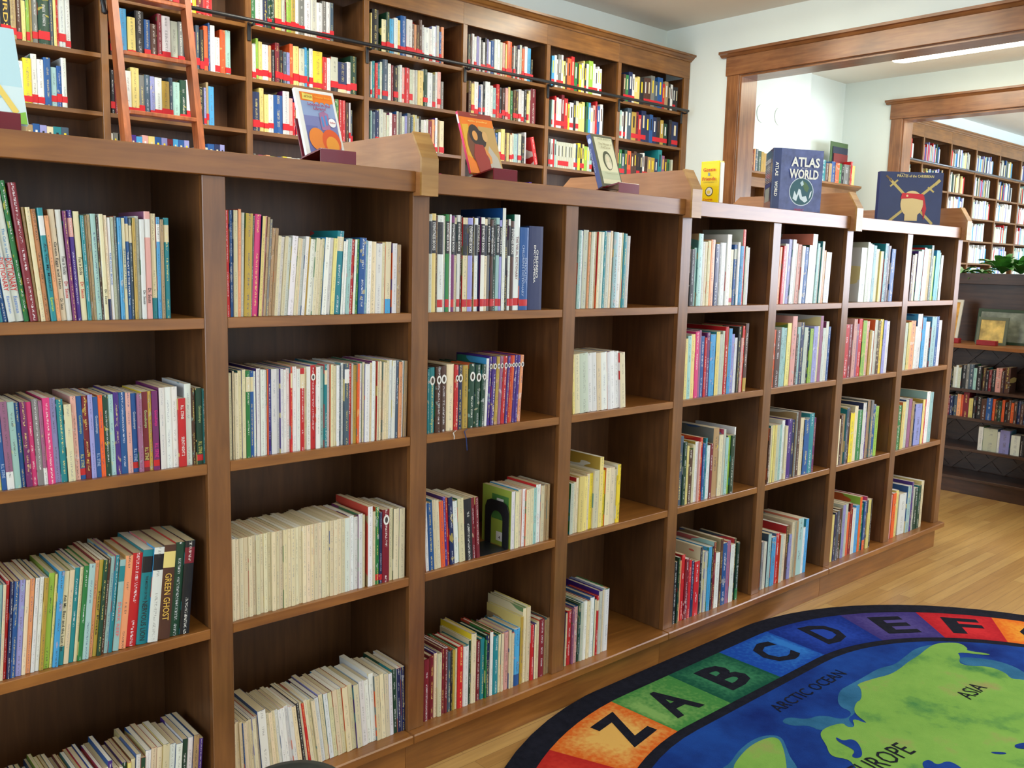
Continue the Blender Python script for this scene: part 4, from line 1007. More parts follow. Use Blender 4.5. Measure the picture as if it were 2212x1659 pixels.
Fs.art('spine_emblem', [(srgb(220, 80, 40), rect(0.010, 0.004, 0.022, 0.014))])
bc_, d3, n3 = book_panel(e, 'back_cover', B1, B0, hA, 0.006, flat('atlas_back', srgb(60, 76, 116), 0.2, 0.6, 0.2, 20, coat=0.5))
Fb = Face(bc_, B1, d3, (0, 0, 1), n3)
Fb.art('back_picture', [(srgb(150, 160, 156), rect(0.03, 0.05, 0.17, 0.11)), (srgb(36, 60, 120), rect(0.02, 0.112, 0.2, 0.13))])
Fb.text('back_print', 'ATLAS OF THE WORLD', 0.12, 0.225, 0.018, 0.17, (0.7, 0.72, 0.7), 0.01)
for k in range(9): Fb.text('back_print', 'mm nnn mm nn mmn'.replace('m', '—').replace('n', '–'), 0.12, 0.195 - 0.008 * k, 0.0012, 0.15 - 0.01 * (k % 3), (0.6, 0.62, 0.6))
pm = []
for (q0, q1, nn) in ((A0, A1, n), (B0, B1, n3)):
    dd = (q1 - q0).normalized(); s0 = q0 - nn * 0.0065 + dd * 0.006; s1 = q1 - nn * 0.0065 - dd * 0.008
    MB().prism([Vector((v.x, v.y, 0.004)) for v in (s0, s1, s1 - nn * 0.014, s0 - nn * 0.014)], (0, 0, hA - 0.008)).build('pages', rgb((0.8, 0.78, 0.7), rough=0.8), e)
# 7: large navy album with a skull badge
pb = Vector((4.83, 0.25, ZT)); e = empty('album', pb); tag(e, 'large navy album with red-banded emblem standing near the far end', 'album')
NAVY = flat('album_navy', srgb(30, 40, 84), 0.3, 0.5, 0.1, 20)
C0 = Vector((0, 0, 0)); C1 = Vector((0.262, -0.222, 0)); hP = 0.283
fc_, d, n = book_panel(e, 'front_cover', C0, C1, hP, 0.004, NAVY)
F = Face(fc_, C0, d, (0, 0, 1), n)
q0, q1 = C0 - n * 0.03, C1 - n * 0.03
book_panel(e, 'back_cover', q0, q1, hP, 0.004, NAVY)
s0, s1 = C0 - n * 0.0042 + d * 0.003, C1 - n * 0.0042 - d * 0.006
MB().prism([Vector((v.x, v.y, 0.004)) for v in (s0, s1, s1 - n * 0.0255, s0 - n * 0.0255)], (0, 0, hP - 0.008)).build('pages', rgb((0.75, 0.72, 0.62), rough=0.8), e)
MB().prism([Vector((v.x, v.y, 0.0005)) for v in (C0 - d * 0.003, C0 + d * 0.001, C0 + d * 0.001 - n * 0.034, C0 - d * 0.003 - n * 0.034)], (0, 0, hP)).build('spine', flat('album_spine', srgb(44, 58, 110), 0.3), e)
GD = srgb(190, 170, 96); BN = srgb(214, 190, 130)
def bar(x0, y0, x1, y1, w):
    a = Vector((x1 - x0, y1 - y0)).normalized(); m = Vector((-a.y, a.x)) * w / 2
    return [(x0 + m.x, y0 + m.y), (x0 - m.x, y0 - m.y), (x1 - m.x, y1 - m.y), (x1 + m.x, y1 + m.y)]
F.art('cover_emblem', [(GD, bar(0.05, 0.245, 0.30, 0.01, 0.014)), (GD, bar(0.31, 0.23, 0.05, 0.01, 0.014)), (GD, bar(0.055, 0.205, 0.095, 0.24, 0.009)), (GD, bar(0.262, 0.205, 0.296, 0.18, 0.009)), (srgb(110, 84, 40), bar(0.03, 0.262, 0.062, 0.235, 0.010)), (GD, bar(0.325, 0.245, 0.30, 0.22, 0.016)),
    (srgb(180, 30, 36), [(0.22, 0.15), (0.245, 0.16), (0.262, 0.09), (0.25, 0.03), (0.24, 0.08)]), (BN, ell(0.18, 0.115, 0.062, 0.07, 28)), (BN, rect(0.145, 0.025, 0.215, 0.07)), (srgb(196, 26, 36), [(0.117, 0.14), (0.123, 0.172), (0.24, 0.168), (0.243, 0.135), (0.18, 0.145)]),
    (srgb(230, 200, 150), ell(0.152, 0.157, 0.006, 0.006))])
F.text('cover_title', 'PIRATES of the CARIBBEAN', 0.188, 0.262, 0.014, 0.20, srgb(222, 204, 130), 0.01)
F.text('cover_title', 'Disney', 0.115, 0.275, 0.006, 0.022, srgb(222, 204, 130))

# ------------------------------------------------------------------ rug
RUG_Z = 0.012
def stadium(R, n=36, x0=2.5, x1=3.35, cy=-1.355):
    pts = []
    for i in range(n + 1): a = math.pi / 2 - math.pi * i / n; pts.append((x1 + R * math.cos(a), cy + R * math.sin(a)))
    for i in range(n + 1): a = -math.pi / 2 - math.pi * i / n; pts.append((x0 + R * math.cos(a), cy + R * math.sin(a)))
    return pts
def arcpt(s, R, x0=2.5, x1=3.35, cy=-1.355):
    """s: (x along the straight edge) or ('L'|'R', degrees from the straight edge)"""
    if isinstance(s, tuple):
        c = x0 if s[0] == 'L' else x1; a = math.radians(90 + s[1] if s[0] == 'L' else 90 - s[1])
        return (c + R * math.cos(a), cy + R * math.sin(a))
    return (s, cy + R)
rug = MB(); rm = []; ri = {}
def carpet(name, c1, c2, sc=3.0, lo=0.35, hi=0.65):
    if name in MATS: return MATS[name]
    m, t, b = nt(name); N = t.nodes.new; L = t.links.new
    tc = N('ShaderNodeTexCoord'); n = N('ShaderNodeTexNoise'); n.inputs['Scale'].default_value = sc; n.inputs['Detail'].default_value = 9; n.inputs['Roughness'].default_value = 0.62
    r = N('ShaderNodeValToRGB'); r.color_ramp.elements[0].position = lo; r.color_ramp.elements[1].position = hi
    r.color_ramp.elements[0].color = (*c1, 1); r.color_ramp.elements[1].color = (*c2, 1)
    n2 = N('ShaderNodeTexNoise'); n2.inputs['Scale'].default_value = 420; n2.inputs['Detail'].default_value = 2
    L(tc.outputs['Object'], n.inputs['Vector']); L(tc.outputs['Object'], n2.inputs['Vector']); L(n.outputs['Fac'], r.inputs[0]); L(r.outputs[0], b.inputs['Base Color'])
    bp = N('ShaderNodeBump'); bp.inputs['Strength'].default_value = 0.6; bp.inputs['Distance'].default_value = 0.003; L(n2.outputs['Fac'], bp.inputs['Height']); L(bp.outputs[0], b.inputs['Normal'])
    b.inputs['Roughness'].default_value = 0.95; b.inputs['Specular IOR Level'].default_value = 0.1
    MATS[name] = m; return m
def tilemat(name, edge, mid):
    """carpet tile: centre colour fading to the edge colour, speckled (printed pattern)"""
    m, t, b = nt(name); N = t.nodes.new; L = t.links.new
    uv = N('ShaderNodeUVMap'); sp = N('ShaderNodeSeparateXYZ'); L(uv.outputs[0], sp.inputs[0])
    du = math_(t, 'ABSOLUTE', math_(t, 'SUBTRACT', sp.outputs[0], 0.5)); dv_ = math_(t, 'ABSOLUTE', math_(t, 'SUBTRACT', sp.outputs[1], 0.5))
    dist = math_(t, 'MAXIMUM', du, dv_)
    tc = N('ShaderNodeTexCoord'); n = N('ShaderNodeTexNoise'); n.inputs['Scale'].default_value = 60; n.inputs['Detail'].default_value = 6; L(tc.outputs['Object'], n.inputs['Vector'])
    f = math_(t, 'ADD', dist, math_(t, 'MULTIPLY', math_(t, 'SUBTRACT', n.outputs['Fac'], 0.5), 0.5))
    r = N('ShaderNodeValToRGB'); r.color_ramp.elements[0].position = 0.2; r.color_ramp.elements[1].position = 0.48
    r.color_ramp.elements[0].color = tuple(c * 0.8 for c in mid) + (1,); r.color_ramp.elements[1].color = tuple(c * 0.8 for c in edge) + (1,)
    L(f, r.inputs[0]); L(r.outputs[0], b.inputs['Base Color'])
    b.inputs['Roughness'].default_value = 0.95; b.inputs['Specular IOR Level'].default_value = 0.1
    return m
def chaikin(p, n=2):
    for _ in range(n):
        q = []
        for i in range(len(p)):
            a, b = p[i], p[(i + 1) % len(p)]
            q += [(a[0] * .75 + b[0] * .25, a[1] * .75 + b[1] * .25), (a[0] * .25 + b[0] * .75, a[1] * .25 + b[1] * .75)]
        p = q
    return p
def rug_add(pts, mat, z):
    if len(pts) < 70: pts = chaikin(pts)
    if mat.name not in ri: ri[mat.name] = len(rm); rm.append(mat)
    P = [Vector((p[0], p[1], z)) for p in pts]
    for tri in tessellate_polygon([P]):
        a, b_, c = (P[i] for i in tri)
        if (b_ - a).cross(c - a).z < 0: b_, c = c, b_
        rug.poly([a, b_, c], ri[mat.name])
BLK = carpet('rug_black', srgb(16, 18, 28), srgb(28, 29, 40), 40)
OCE = carpet('rug_ocean', srgb(10, 32, 100), srgb(26, 72, 152), 2.6)
SHO = carpet('rug_shoal', srgb(32, 84, 116), srgb(54, 112, 150), 4)
LND = carpet('rug_land', srgb(66, 122, 66), srgb(146, 146, 86), 3.2, 0.34, 0.66)
for _n in LND.node_tree.nodes:
    if _n.type == 'VALTORGB':
        for _p, _c in ((0.45, srgb(116, 160, 70)), (0.55, srgb(124, 166, 74))):
            _e = _n.color_ramp.elements.new(_p); _e.color = (*_c, 1)
base = stadium(1.37)
P = [Vector((p[0], p[1], 0.001)) for p in base]
if 'rug_black' not in ri: ri['rug_black'] = len(rm); rm.append(BLK)
rug.prism(P, (0, 0, RUG_Z - 0.001), ri['rug_black'])
LY2 = RUG_Z
rug_add(stadium(0.945), OCE, LY2 + 0.0006)
ro, rI = 1.275, 0.985
bounds = [('L', 128), ('L', 110), ('L', 93), ('L', 75), ('L', 58), ('L', 40), ('L', 22.5), ('L', 3.6), 2.755, 3.09, ('R', 4), ('R', 24.3), ('R', 41.6), ('R', 56.8), ('R', 73), ('R', 90), ('R', 107), ('R', 124)]
tcol = [('t1', srgb(60, 60, 140), srgb(80, 80, 160)), ('t2', srgb(30, 70, 160), srgb(60, 110, 200)), ('t3', srgb(30, 110, 70), srgb(60, 140, 90)), ('t4', srgb(110, 160, 60), srgb(150, 190, 90)), ('t5', srgb(226, 140, 40), srgb(240, 200, 90)),
        ('t6', srgb(188, 40, 34), srgb(214, 60, 46)), ('t7', srgb(226, 108, 36), srgb(236, 184, 96)), ('t8', srgb(70, 138, 66), srgb(134, 178, 96)), ('t9', srgb(20, 84, 62), srgb(58, 128, 88)), ('t10', srgb(24, 74, 168), srgb(50, 124, 206)),
        ('t11', srgb(20, 46, 130), srgb(36, 70, 168)), ('t12', srgb(62, 50, 118), srgb(86, 74, 138)), ('t13', srgb(184, 28, 38), srgb(214, 44, 48)), ('t14', srgb(230, 110, 30), srgb(240, 160, 50)),
        ('t15', srgb(220, 190, 50), srgb(236, 214, 90)), ('t16', srgb(70, 138, 66), srgb(134, 178, 96)), ('t17', srgb(20, 84, 62), srgb(58, 128, 88))]
tiles = []
def expand(a, b, R, n=6):
    def key(s): return s
    seg = []
    if not isinstance(a, tuple) and not isinstance(b, tuple): seg = [a + (b - a) * i / n for i in range(n + 1)]
    elif isinstance(a, tuple) and isinstance(b, tuple) and a[0] == b[0]: seg = [(a[0], a[1] + (b[1] - a[1]) * i / n) for i in range(n + 1)]
    elif isinstance(a, tuple) and a[0] == 'L': seg = [('L', a[1] * (1 - i / (n - 1))) for i in range(n)] + [b]
    else: seg = [a] + [('R', b[1] * i / (n - 1)) for i in range(n)]
    return [arcpt(s, R) for s in seg]
tile_uv = []
for k in range(len(bounds) - 1):
    o1 = expand(bounds[k], bounds[k + 1], ro); i1 = expand(bounds[k], bounds[k + 1], rI)
    m = tilemat('rug_' + tcol[k][0], tcol[k][1], tcol[k][2])
    ri[m.name] = len(rm); rm.append(m)
    for q in range(len(o1) - 1):
        rug.poly([(*i1[q], LY2 + 0.0006), (*i1[q + 1], LY2 + 0.0006), (*o1[q + 1], LY2 + 0.0006), (*o1[q], LY2 + 0.0006)], ri[m.name])
        nn_ = len(o1) - 1
        tile_uv.append((len(rug.f) - 1, [(q / nn_, 0), ((q + 1) / nn_, 0), ((q + 1) / nn_, 1), (q / nn_, 1)]))
S19 = 2212 / 1162.0
def FZ(pts): return [tuple(atZ(1050 + x / S19, 1200 + y / S19, RUG_Z)[:2]) for x, y in pts]
SZ = 2212 / 512.0
def FZ2(pts): return [tuple(atZ(1700 + x / SZ, 1280 + y / SZ, RUG_Z)[:2]) for x, y in pts]
rug_add(FZ2([(590, 860), (700, 800), (860, 705), (1000, 680), (1100, 600), (1200, 520), (1380, 480), (1330, 560), (1200, 660), (1080, 710), (960, 800), (720, 880), (700, 1000), (640, 1130), (560, 1180), (640, 1260), (560, 1265), (470, 1245), (320, 1300), (200, 1240), (60, 1250), (-60, 1210), (10, 1160), (180, 1190), (320, 1140), (540, 1195), (620, 1120), (470, 1060), (480, 920)]), SHO, LY2 + 0.0011)
rug_add(FZ2([(1590, 620), (1660, 600), (2000, 640), (2260, 760), (2260, 900), (2120, 860), (2050, 790), (1880, 700), (1650, 680)]), SHO, LY2 + 0.0011)
land = [(300, 1330), (350, 1265), (520, 1215), (560, 1260), (640, 1260), (600, 1170), (780, 1240), (620, 1130), (640, 1030), (700, 1000), (690, 890), (640, 860), (830, 800), (960, 770), (1060, 710), (1130, 650), (1230, 590), (1300, 530), (1380, 480), (1500, 468), (1620, 475), (1690, 525), (1670, 545), (1900, 575), (1880, 590), (1580, 555), (1620, 600), (1600, 660), (1700, 690), (1880, 690), (2040, 750), (2090, 810), (2212, 815), (2400, 860), (2700, 1100), (2800, 1500), (2600, 1900), (2100, 2100), (1700, 2300), (1300, 2100), (900, 1900), (640, 1640), (580, 1560), (440, 1540), (390, 1500), (370, 1430)]
rug_add(FZ2(land), LND, LY2 + 0.0016)
for sea in ([(455, 1350), (520, 1390), (600, 1370), (660, 1400), (700, 1480), (700, 1540), (640, 1555), (600, 1530), (635, 1490), (600, 1460), (500, 1410), (460, 1380)], [(1250, 1590), (1330, 1560), (1400, 1620), (1500, 1570), (1620, 1630), (1700, 1720), (1450, 1740), (1300, 1680)], [(1880, 1490), (2040, 1495), (2050, 1515), (1950, 1515)], [(2120, 1420), (2260, 1400), (2260, 1470), (2130, 1460)]):
    rug_add(FZ2(sea), OCE, LY2 + 0.0023)
rug_add(FZ([(960, 880), (1000, 860), (1040, 800), (1100, 755), (1160, 738), (1215, 745), (1235, 790), (1250, 830), (1280, 870), (1300, 940), (1200, 1050), (1050, 1050)]), SHO, LY2 + 0.0011)
rug_add(FZ([(1010, 880), (1040, 830), (1090, 780), (1160, 748), (1205, 752), (1225, 800), (1235, 860), (1240, 940), (1150, 1020), (1040, 980)]), LND, LY2 + 0.0016)
ro_ = rug.build('alphabet_rug', rm)
ul = ro_.data.uv_layers.new(name='UVMap')
for fi, uvq in tile_uv:
    p = ro_.data.polygons[fi]
    for li, c in zip(p.loop_indices, uvq): ul.data[li].uv = c
local(ro_, (2.925, -1.355, 0))
tag(ro_, 'oval rug with an alphabet border and a world map on the floor', 'rug')
def rug_letter(ch, s, R=1.13, size=0.185):
    p = arcpt(s, R); 
    if isinstance(s, tuple): c = (2.5 if s[0] == 'L' else 3.35, -1.355); up = Vector((p[0] - c[0], p[1] - c[1], 0)).normalized()
    else: up = Vector((0, 1, 0))
    right = Vector((up.y, -up.x, 0))
    text('rug_letter', ch, ro_, Vector((p[0] - 2.925, p[1] + 1.355, LY2 + 0.0012)), right, up, size, size * 0.86, srgb(22, 26, 38), 0.035)
for ch, s in (('Z', 2.235), ('A', 2.59), ('B', 2.925), ('C', 3.27), ('D', ('R', 14.3)), ('E', ('R', 33)), ('F', ('R', 49.5)), ('G', ('R', 65)), ('Y', ('L', 31))):
    rug_letter(ch, s if ch != 'Z' else ('L', 10))
def rug_word(body, a, b, size, z):
    a = atZ(*a, RUG_Z); b = atZ(*b, RUG_Z); d = (b - a); up = Vector((-d.y, d.x, 0)); m = (a + b) / 2
    text('rug_word', body, ro_, Vector((m.x - 2.925, m.y + 1.355, z)), d, up, size, d.length, srgb(22, 30, 40), 0.0)
rug_word('ARCTIC OCEAN', (1050 + 1185 / S19, 1200 + 635 / S19), (1050 + 1462 / S19, 1200 + 480 / S19), 0.052, LY2 + 0.002)
rug_word('ASIA', (1700 + 1640 / SZ, 1280 + 980 / SZ), (1700 + 1800 / SZ, 1280 + 870 / SZ), 0.06, LY2 + 0.003)
rug_word('EUROPE', (1050 + 1520 / S19, 1200 + 900 / S19), (1050 + 1728 / S19, 1200 + 790 / S19), 0.075, LY2 + 0.003)

# small dark stool whose rounded top peeks into the frame
c = atZ(633, 1695, 0.42)
e = empty('stool', (c.x, c.y, 0)); tag(e, 'dark round stool, only its top showing before the second low bay', 'stool')
mb = MB(); prof = [(0.0, 0.0), (0.15, 0.0), (0.165, 0.012), (0.168, 0.03), (0.15, 0.055), (0.1, 0.072), (0.0, 0.078)]
mb.tube([(0, 0, 0.36), (0, 0, 0.37), (0, 0, 0.39), (0, 0, 0.41), (0, 0, 0.425), (0, 0, 0.43)], [0.11, 0.125, 0.13, 0.12, 0.08, 0.02], 28)
mb.build('seat', flat('stool_vinyl', srgb(52, 56, 52), 0.5, noise=0.15, nscale=40), e, smooth=True)
for k in range(4):
    a = math.pi / 4 + k * math.pi / 2
    MB().tube([(0.09 * math.cos(a), 0.09 * math.sin(a), 0.365), (0.13 * math.cos(a), 0.13 * math.sin(a), 0.0)], 0.012, 8).build('leg', IRON, e)

# ribbon bookmarks hanging below bay three's second shelf
def ribbon(px0, py0, px1, py1, col, wd, lab):
    a = atY(px0, py0, -0.004); b = atY(px1, py1, -0.006)
    mb = MB(); n = 6
    top = atY(px0, py0 - 2, 0.012)
    pts = [Vector((top.x, 0.012, Z2 + 0.0012)), Vector((top.x, 0.0, Z2 + 0.0015)), Vector((a.x, -0.002, Z2 - 0.004)), a.lerp(b, 0.5) + Vector((0.001, -0.001, 0)), b]
    for i in range(len(pts) - 1):
        p, q = pts[i], pts[i + 1]
        mb.poly([p, q, q + Vector((wd, 0, 0)), p + Vector((wd, 0, 0))]); mb.poly([p + Vector((wd, 0, 0)), q + Vector((wd, 0, 0)), q, p])
    o = mb.build('ribbon_bookmark', rgb(col)); local(o, pts[0]); return tag(o, lab, 'bookmark')
ribbon(1003, 925, 1008, 973, srgb(50, 70, 130), 0.004, 'blue ribbon bookmark hanging over the edge of the shelf of old storybooks')
ribbon(979, 936, 980, 949, (0.8, 0.8, 0.75), 0.004, 'short white ribbon bookmark at the edge of the same shelf')

# ------------------------------------------------------------------ middle room: bookcase against the back wall with books on top
e = empty('corner_bookcase', (6.9, 2.86, 0)); tag(e, 'wooden bookcase with moulded top in the next room', 'bookcase')
MB().box(0, 2.62, 0.0, 0.12, 2.36, 2.47, bev=0.002).build('frieze', WALLC_X, e)
MB().prism([Vector((-0.02, p[0], p[1])) for p in [(0, 2.45), (-0.03, 2.47), (-0.045, 2.48), (-0.045, 2.50), (0.12, 2.50), (0.12, 2.45)]], (2.66, 0, 0)).build('cornice', WALLC_X, e)
MB().box(0, 2.62, 0.10, 0.12, 0.0, 2.36).build('back_panel', WIN, e)
for x in (0, 0.84, 1.7, 2.58): MB().box(x, x + 0.04, 0.0, 0.1, 0.0, 2.36).build('stile', WALLC_Z, e)
for z in (0.3, 0.7, 1.1, 1.5, 1.9): MB().box(0.04, 2.58, 0.005, 0.1, z - 0.02, z).build('shelf', WALLC_X, e)
row('old_book', 'old book', 'old books on top of the next room bookcase', 'on top behind the blue atlas', 2.50, 2.85, 1607, '1611T 1617o 1623k23 1628m 1631h 1637z 1644G 1650Y 1657Y', 0.2, rndh=(0.17, 0.21), seed=301, dmax=0.11, hard=True)
row('old_book', 'old book', 'old books on top of the next room bookcase', 'on top beside the atlas', 2.50, 2.85, 1772, '1783t 1790n 1796T 1804b 1812o 1817e 1822k 1832g 1836n 1840r25 1846x', 0.2, rndh=(0.19, 0.22), seed=302, dmax=0.09, hard=True)
# big books standing face-out behind them
for i, (col, ww, hh, yy, nm) in enumerate(((srgb(70, 96, 58), 0.36, 0.45, 0.0, 'green'), (srgb(36, 44, 66), 0.31, 0.40, -0.008, 'navy'), (srgb(120, 40, 40), 0.29, 0.33, -0.016, 'maroon'))):
    xa = 9.47 - ww - i * 0.01
    o = MB().box(0, ww, 0, 0.007, 0, hh, bev=0.001).build('folio_book', rgb(col)); o.location = (xa, 2.968 + yy, 2.5005); o.rotation_euler = (-0.0, 0, 0)
    tag(o, 'large %s folio book standing face-out on the next room bookcase' % nm, 'book', 'folios on the next room bookcase')

# ------------------------------------------------------------------ dark display case in the opening
DX = 6.80; Y0, Y1 = -0.85, 1.0
e = empty('display_case', (DX, Y0, 0)); tag(e, 'dark lattice-backed display case with planter top, standing in the wide opening', 'display case')
LW = Y1 - Y0
def D(n, m, *a, bev=0.001): return MB().box(*a, bev=bev).build(n, m, e)
D('plinth', WDARK, 0.02, 0.3, 0, LW, 0.0, 0.115)
for z in (0.125, 0.34, 0.565, 0.77): D('shelf', WDARK, 0.0, 0.3, 0.02, LW - 0.02, z - 0.02, z)
LEDGE = flat('ledge_wood', srgb(150, 96, 52), 0.4, noise=0.15, nscale=8)
D('ledge', LEDGE, -0.03, 0.42, 0, LW, 1.065, 1.09)
D('side_panel', WDARK, 0.0, 0.3, 0, 0.02, 0.115, 1.065); D('side_panel', WDARK, 0.0, 0.3, LW - 0.02, LW, 0.115, 1.065)
D('back_board', WDARK, 0.32, 0.335, 0, LW, 0.0, 1.065, bev=0)
D('upper_panel', WDARK, 0.40, 0.42, 0, LW, 1.09, 1.52)
D('planter', WDARK, 0.36, 0.62, 0, LW, 1.52, 1.60)
lt = MB()
for k in range(-4, 14):
    y = k * 0.19
    for sgn in (1, -1):
        a = (y, 0.12) if sgn > 0 else (y + 0.95, 0.12); b = (y + 0.95, 1.06) if sgn > 0 else (y, 1.06)
        # clip to the case width
        def cl(p, q, lim):
            t = (lim - p[0]) / (q[0] - p[0]); return (lim, p[1] + t * (q[1] - p[1]))
        p, q = a, b
        if p[0] > q[0]: p, q = q, p
        if q[0] <= 0.02 or p[0] >= LW - 0.02: continue
        if p[0] < 0.02: p = cl(p, q, 0.02)
        if q[0] > LW - 0.02: q = cl(p, q, LW - 0.02)
        dd = Vector((0, q[0] - p[0], q[1] - p[1])); 
        if dd.length < 0.05: continue
        dd.normalize(); nn = Vector((0, -dd.z, dd.y)) * 0.012; xx = 0.308 + (0.006 if sgn > 0 else 0)
        P0, P1 = Vector((xx, p[0], p[1])), Vector((xx, q[0], q[1]))
        lt.prism([P0 + nn, P1 + nn, P1 - nn, P0 - nn], (0.005, 0, 0))
lt.build('lattice', WDARK, e)
# novels in the dark case (spines face the reader, -x)
def crow(z, toks, px0, h, shelf, seed):
    rnd = random.Random(seed); prev = px0; made = []
    for tk in toks.split():
        g = TOK.match(tk); px, code, hh = float(g.group(1)), g.group(2), g.group(3)
        ya, yb = Yof(prev, DX + 0.02, z), Yof(px, DX + 0.02, z); prev = px
        if code == '.': continue
        w = ya - yb - 0.0005; H = float(hh) / 100 if hh else h + rnd.uniform(-0.012, 0.012)
        o = book('novel', code, DX + 0.02 + rnd.uniform(0, 0.015), ya, z, w, H, 0.12, 0, rnd, rz=-math.pi / 2)
        tag(o, None, 'novel', 'novels in the dark display case')
        made.append((o, code, H, w, 0, False, False, None))
    label_row(made, 'novel', '%s shelf of the dark case' % shelf)
crow(0.77, '2052B13 2056k 2061i15 2066w 2073i 2084k17 2090g18 2100z18 2107a 2118k17 2126n 2133k 2139m 2147k 2160q17 2166n 2178n18', 2046, 0.155, 'upper', 1)
crow(0.565, '2044n 2049m 2056B 2064z 2072h 2077o 2089m18 2099x 2106k 2117k 2128n 2140b 2146o 2152n 2160G 2166o 2173k 2180n 2187o 2194n 2201B 2208n 2215B 2222k', 2040, 0.15, 'middle', 2)
crow(0.34, '2120w17 2150i16.5 2155w 2176L16.5 2180. 2200w14 2208k15 2220k', 2110, 0.16, 'lower', 3)
# things on its ledge
def framed(px0, px1, x, h, col, pic, label, lean=8, z=1.09):
    ya, yb = Yof(px0, x, z), Yof(px1, x, z); w = ya - yb
    e = empty('framed_picture', (x, ya, z)); e.rotation_euler = (0, math.radians(lean), 0)
    tag(e, label, 'framed picture')
    m = MB().box(0, 0.012, -0.02, 0, 0, h).box(0, 0.012, -w, -w + 0.02, 0, h).box(0, 0.012, -w + 0.02, -0.02, 0, 0.02).box(0, 0.012, -w + 0.02, -0.02, h - 0.02, h)
    m.build('frame', rgb(col), e)
    MB().box(0.004, 0.01, -w + 0.02, -0.02, 0.02, h - 0.02).build('picture', flat('pic_' + label[:12].replace(' ', '_'), pic, 0.25, noise=0.5, nscale=14), e)
    return e
framed(2104, 2260, DX + 0.28, 0.255, srgb(44, 66, 44), srgb(120, 126, 110), 'green-framed black and white photograph on the dark case ledge')
framed(2106, 2171, DX + 0.15, 0.20, srgb(96, 104, 84), srgb(206, 176, 90), 'small framed golden picture before the green-framed photograph')
framed(2040, 2066, DX + 0.12, 0.32, srgb(210, 206, 190), srgb(226, 160, 70), 'cream and orange picture standing on the dark case ledge', 12)
for px0, px1, lab in ((2040, 2070, 'red stand under the cream and orange picture'), (2108, 2150, 'red stand under the small golden picture')):
    ya, yb = Yof(px0, DX + 0.06, 1.09), Yof(px1, DX + 0.06, 1.09)
    o = MB().box(0, 0.05, -(ya - yb), 0, 0, 0.035, bev=0.003).build('picture_stand', flat('red_plastic', srgb(150, 24, 30), 0.3)); o.location = (DX + 0.06, ya, 1.09)
    tag(o, lab, 'picture stand')
# plants in the planter: leafy rosettes
LEAF = flat('leaf_green', srgb(70, 140, 50), 0.45, noise=0.35, nscale=12)
def leafy(y, x, n, L_, up, label, seed, broad=0.03):
    rnd = random.Random(seed); e = empty('potted_plant', (x, y, 1.60)); tag(e, label, 'plant', 'plants on the dark display case')
    for k in range(n):
        a = rnd.uniform(0, 2 * math.pi); ln = L_ * rnd.uniform(0.7, 1.1); el = rnd.uniform(*up)
        mb = MB(); d = Vector((math.cos(a), math.sin(a), 0)); s = Vector((-d.y, d.x, 0)); pr = None
        for i in range(7):
            t = i / 6; p = d * (ln * t * math.cos(el)) + Vector((0, 0, ln * (t * math.sin(el) - 0.45 * t * t)))
            w = broad * math.sin(math.pi * min(1, t * 0.93 + 0.07)) ** 0.8
            cur = (p - s * w + Vector((0, 0, w * 0.35)), p, p + s * w + Vector((0, 0, w * 0.35)))
            if pr:
                mb.poly([pr[0], cur[0], cur[1], pr[1]]); mb.poly([pr[1], cur[1], cur[2], pr[2]])
            pr = cur
        mb.build('leaf', LEAF, e, smooth=True)
    return e
py_ = lambda px: Yof(px, DX + 0.48, 1.62)
leafy(py_(2082), DX + 0.48, 12, 0.20, (0.2, 0.8), 'low spreading green plant nearest the low bookcase end', 1, 0.02)
leafy(py_(2122), DX + 0.48, 14, 0.18, (0.1, 0.7), 'low trailing green plant between its two neighbours', 2, 0.018)
leafy(py_(2165), DX + 0.48, 20, 0.28, (0.5, 1.3), 'upright broad-leaved green plant in the planter', 3, 0.035)
leafy(py_(2206), DX + 0.48, 20, 0.28, (0.5, 1.3), 'bushy broad-leaved green plant at the right edge', 4, 0.045)

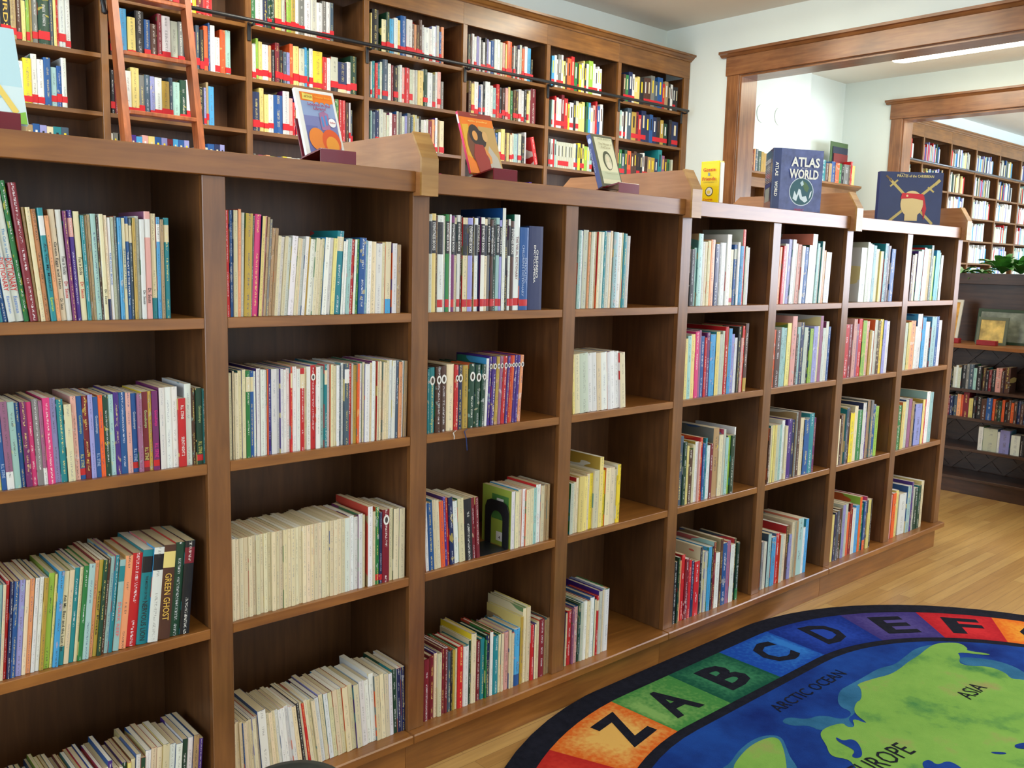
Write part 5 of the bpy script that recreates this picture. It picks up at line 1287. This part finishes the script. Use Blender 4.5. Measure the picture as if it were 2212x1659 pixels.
# ------------------------------------------------------------------ far room bookcases
FX = [10.33, 11.10, 11.88, 12.66, 13.45, 14.24, 15.03, 15.82]
for i in range(7):
    wallcase(FX[i], FX[i + 1], '%s bay of the tall bookcases in the far room' % BAYN[i], group='tall bookcases in the far room', end=(i == 6))
o = cornice(10.3, 15.9, 'wooden cornice over the far room bookcases')
e = empty('far_ladder_rail', (10.35, 2.82, 2.9)); e.name = 'ladder_rail'
tag(e, 'grey ladder rail along the far room bookcases', 'ladder rail')
MB().tube([(0, 0, 0), (5.5, 0, 0)], 0.012, 8).build('rail', flat('grey_metal', srgb(120, 124, 132), 0.3, metal=0.6), e, smooth=True)
# all books of the far room: too many and too small to single out
rnd = random.Random(9); mb = MB(); fm = []; codes = 'wwiiccwgTzLasrnGxkbw'
for c in sorted(PAL): fm.append(rgb(PAL[c][0]))
ci = {c: i for i, c in enumerate(sorted(PAL))}
ci['R'] = len(fm); fm.append(rgb(srgb(206, 26, 38)))
for (xa, xb, z, h, c, lb, tc) in REST:
    mb.box(xa, xb, YW + 0.014, YW + 0.17, z, z + h, ci[c], bev=0.0015)
    w = xb - xa
    if lb: mb.box(xa, xb, YW + 0.0125, YW + 0.014, z + 0.02, z + 0.055, ci['R'])
    if w > 0.012: mb.box(xa + w * 0.35, xb - w * 0.35, YW + 0.013, YW + 0.014, z + h * 0.45, z + h * 0.85, ci[tc if tc != c else 'n'])
for b in range(7):
    for r in range(8):
        z = ZR[r]; x = FX[b] + SWW + 0.01; end = FX[b + 1] - 0.02 - rnd.uniform(0.12, 0.3)
        pal = codes if r < 2 else 'wwwwiicaswwLrw'
        while x < end:
            w = rnd.uniform(0.012, 0.035); h = rnd.uniform(0.18, 0.25)
            mb.box(x, x + w, YW + 0.012, YW + 0.18, z, z + h, ci[rnd.choice(pal)]); x += w + 0.001
o = mb.build('library_books', fm); local(o, (FX[0], YW, 0.8)); tag(o, 'crowded small library books in the far room and in the corner and lowest wall shelves', 'books', kind='stuff')

build_texts()
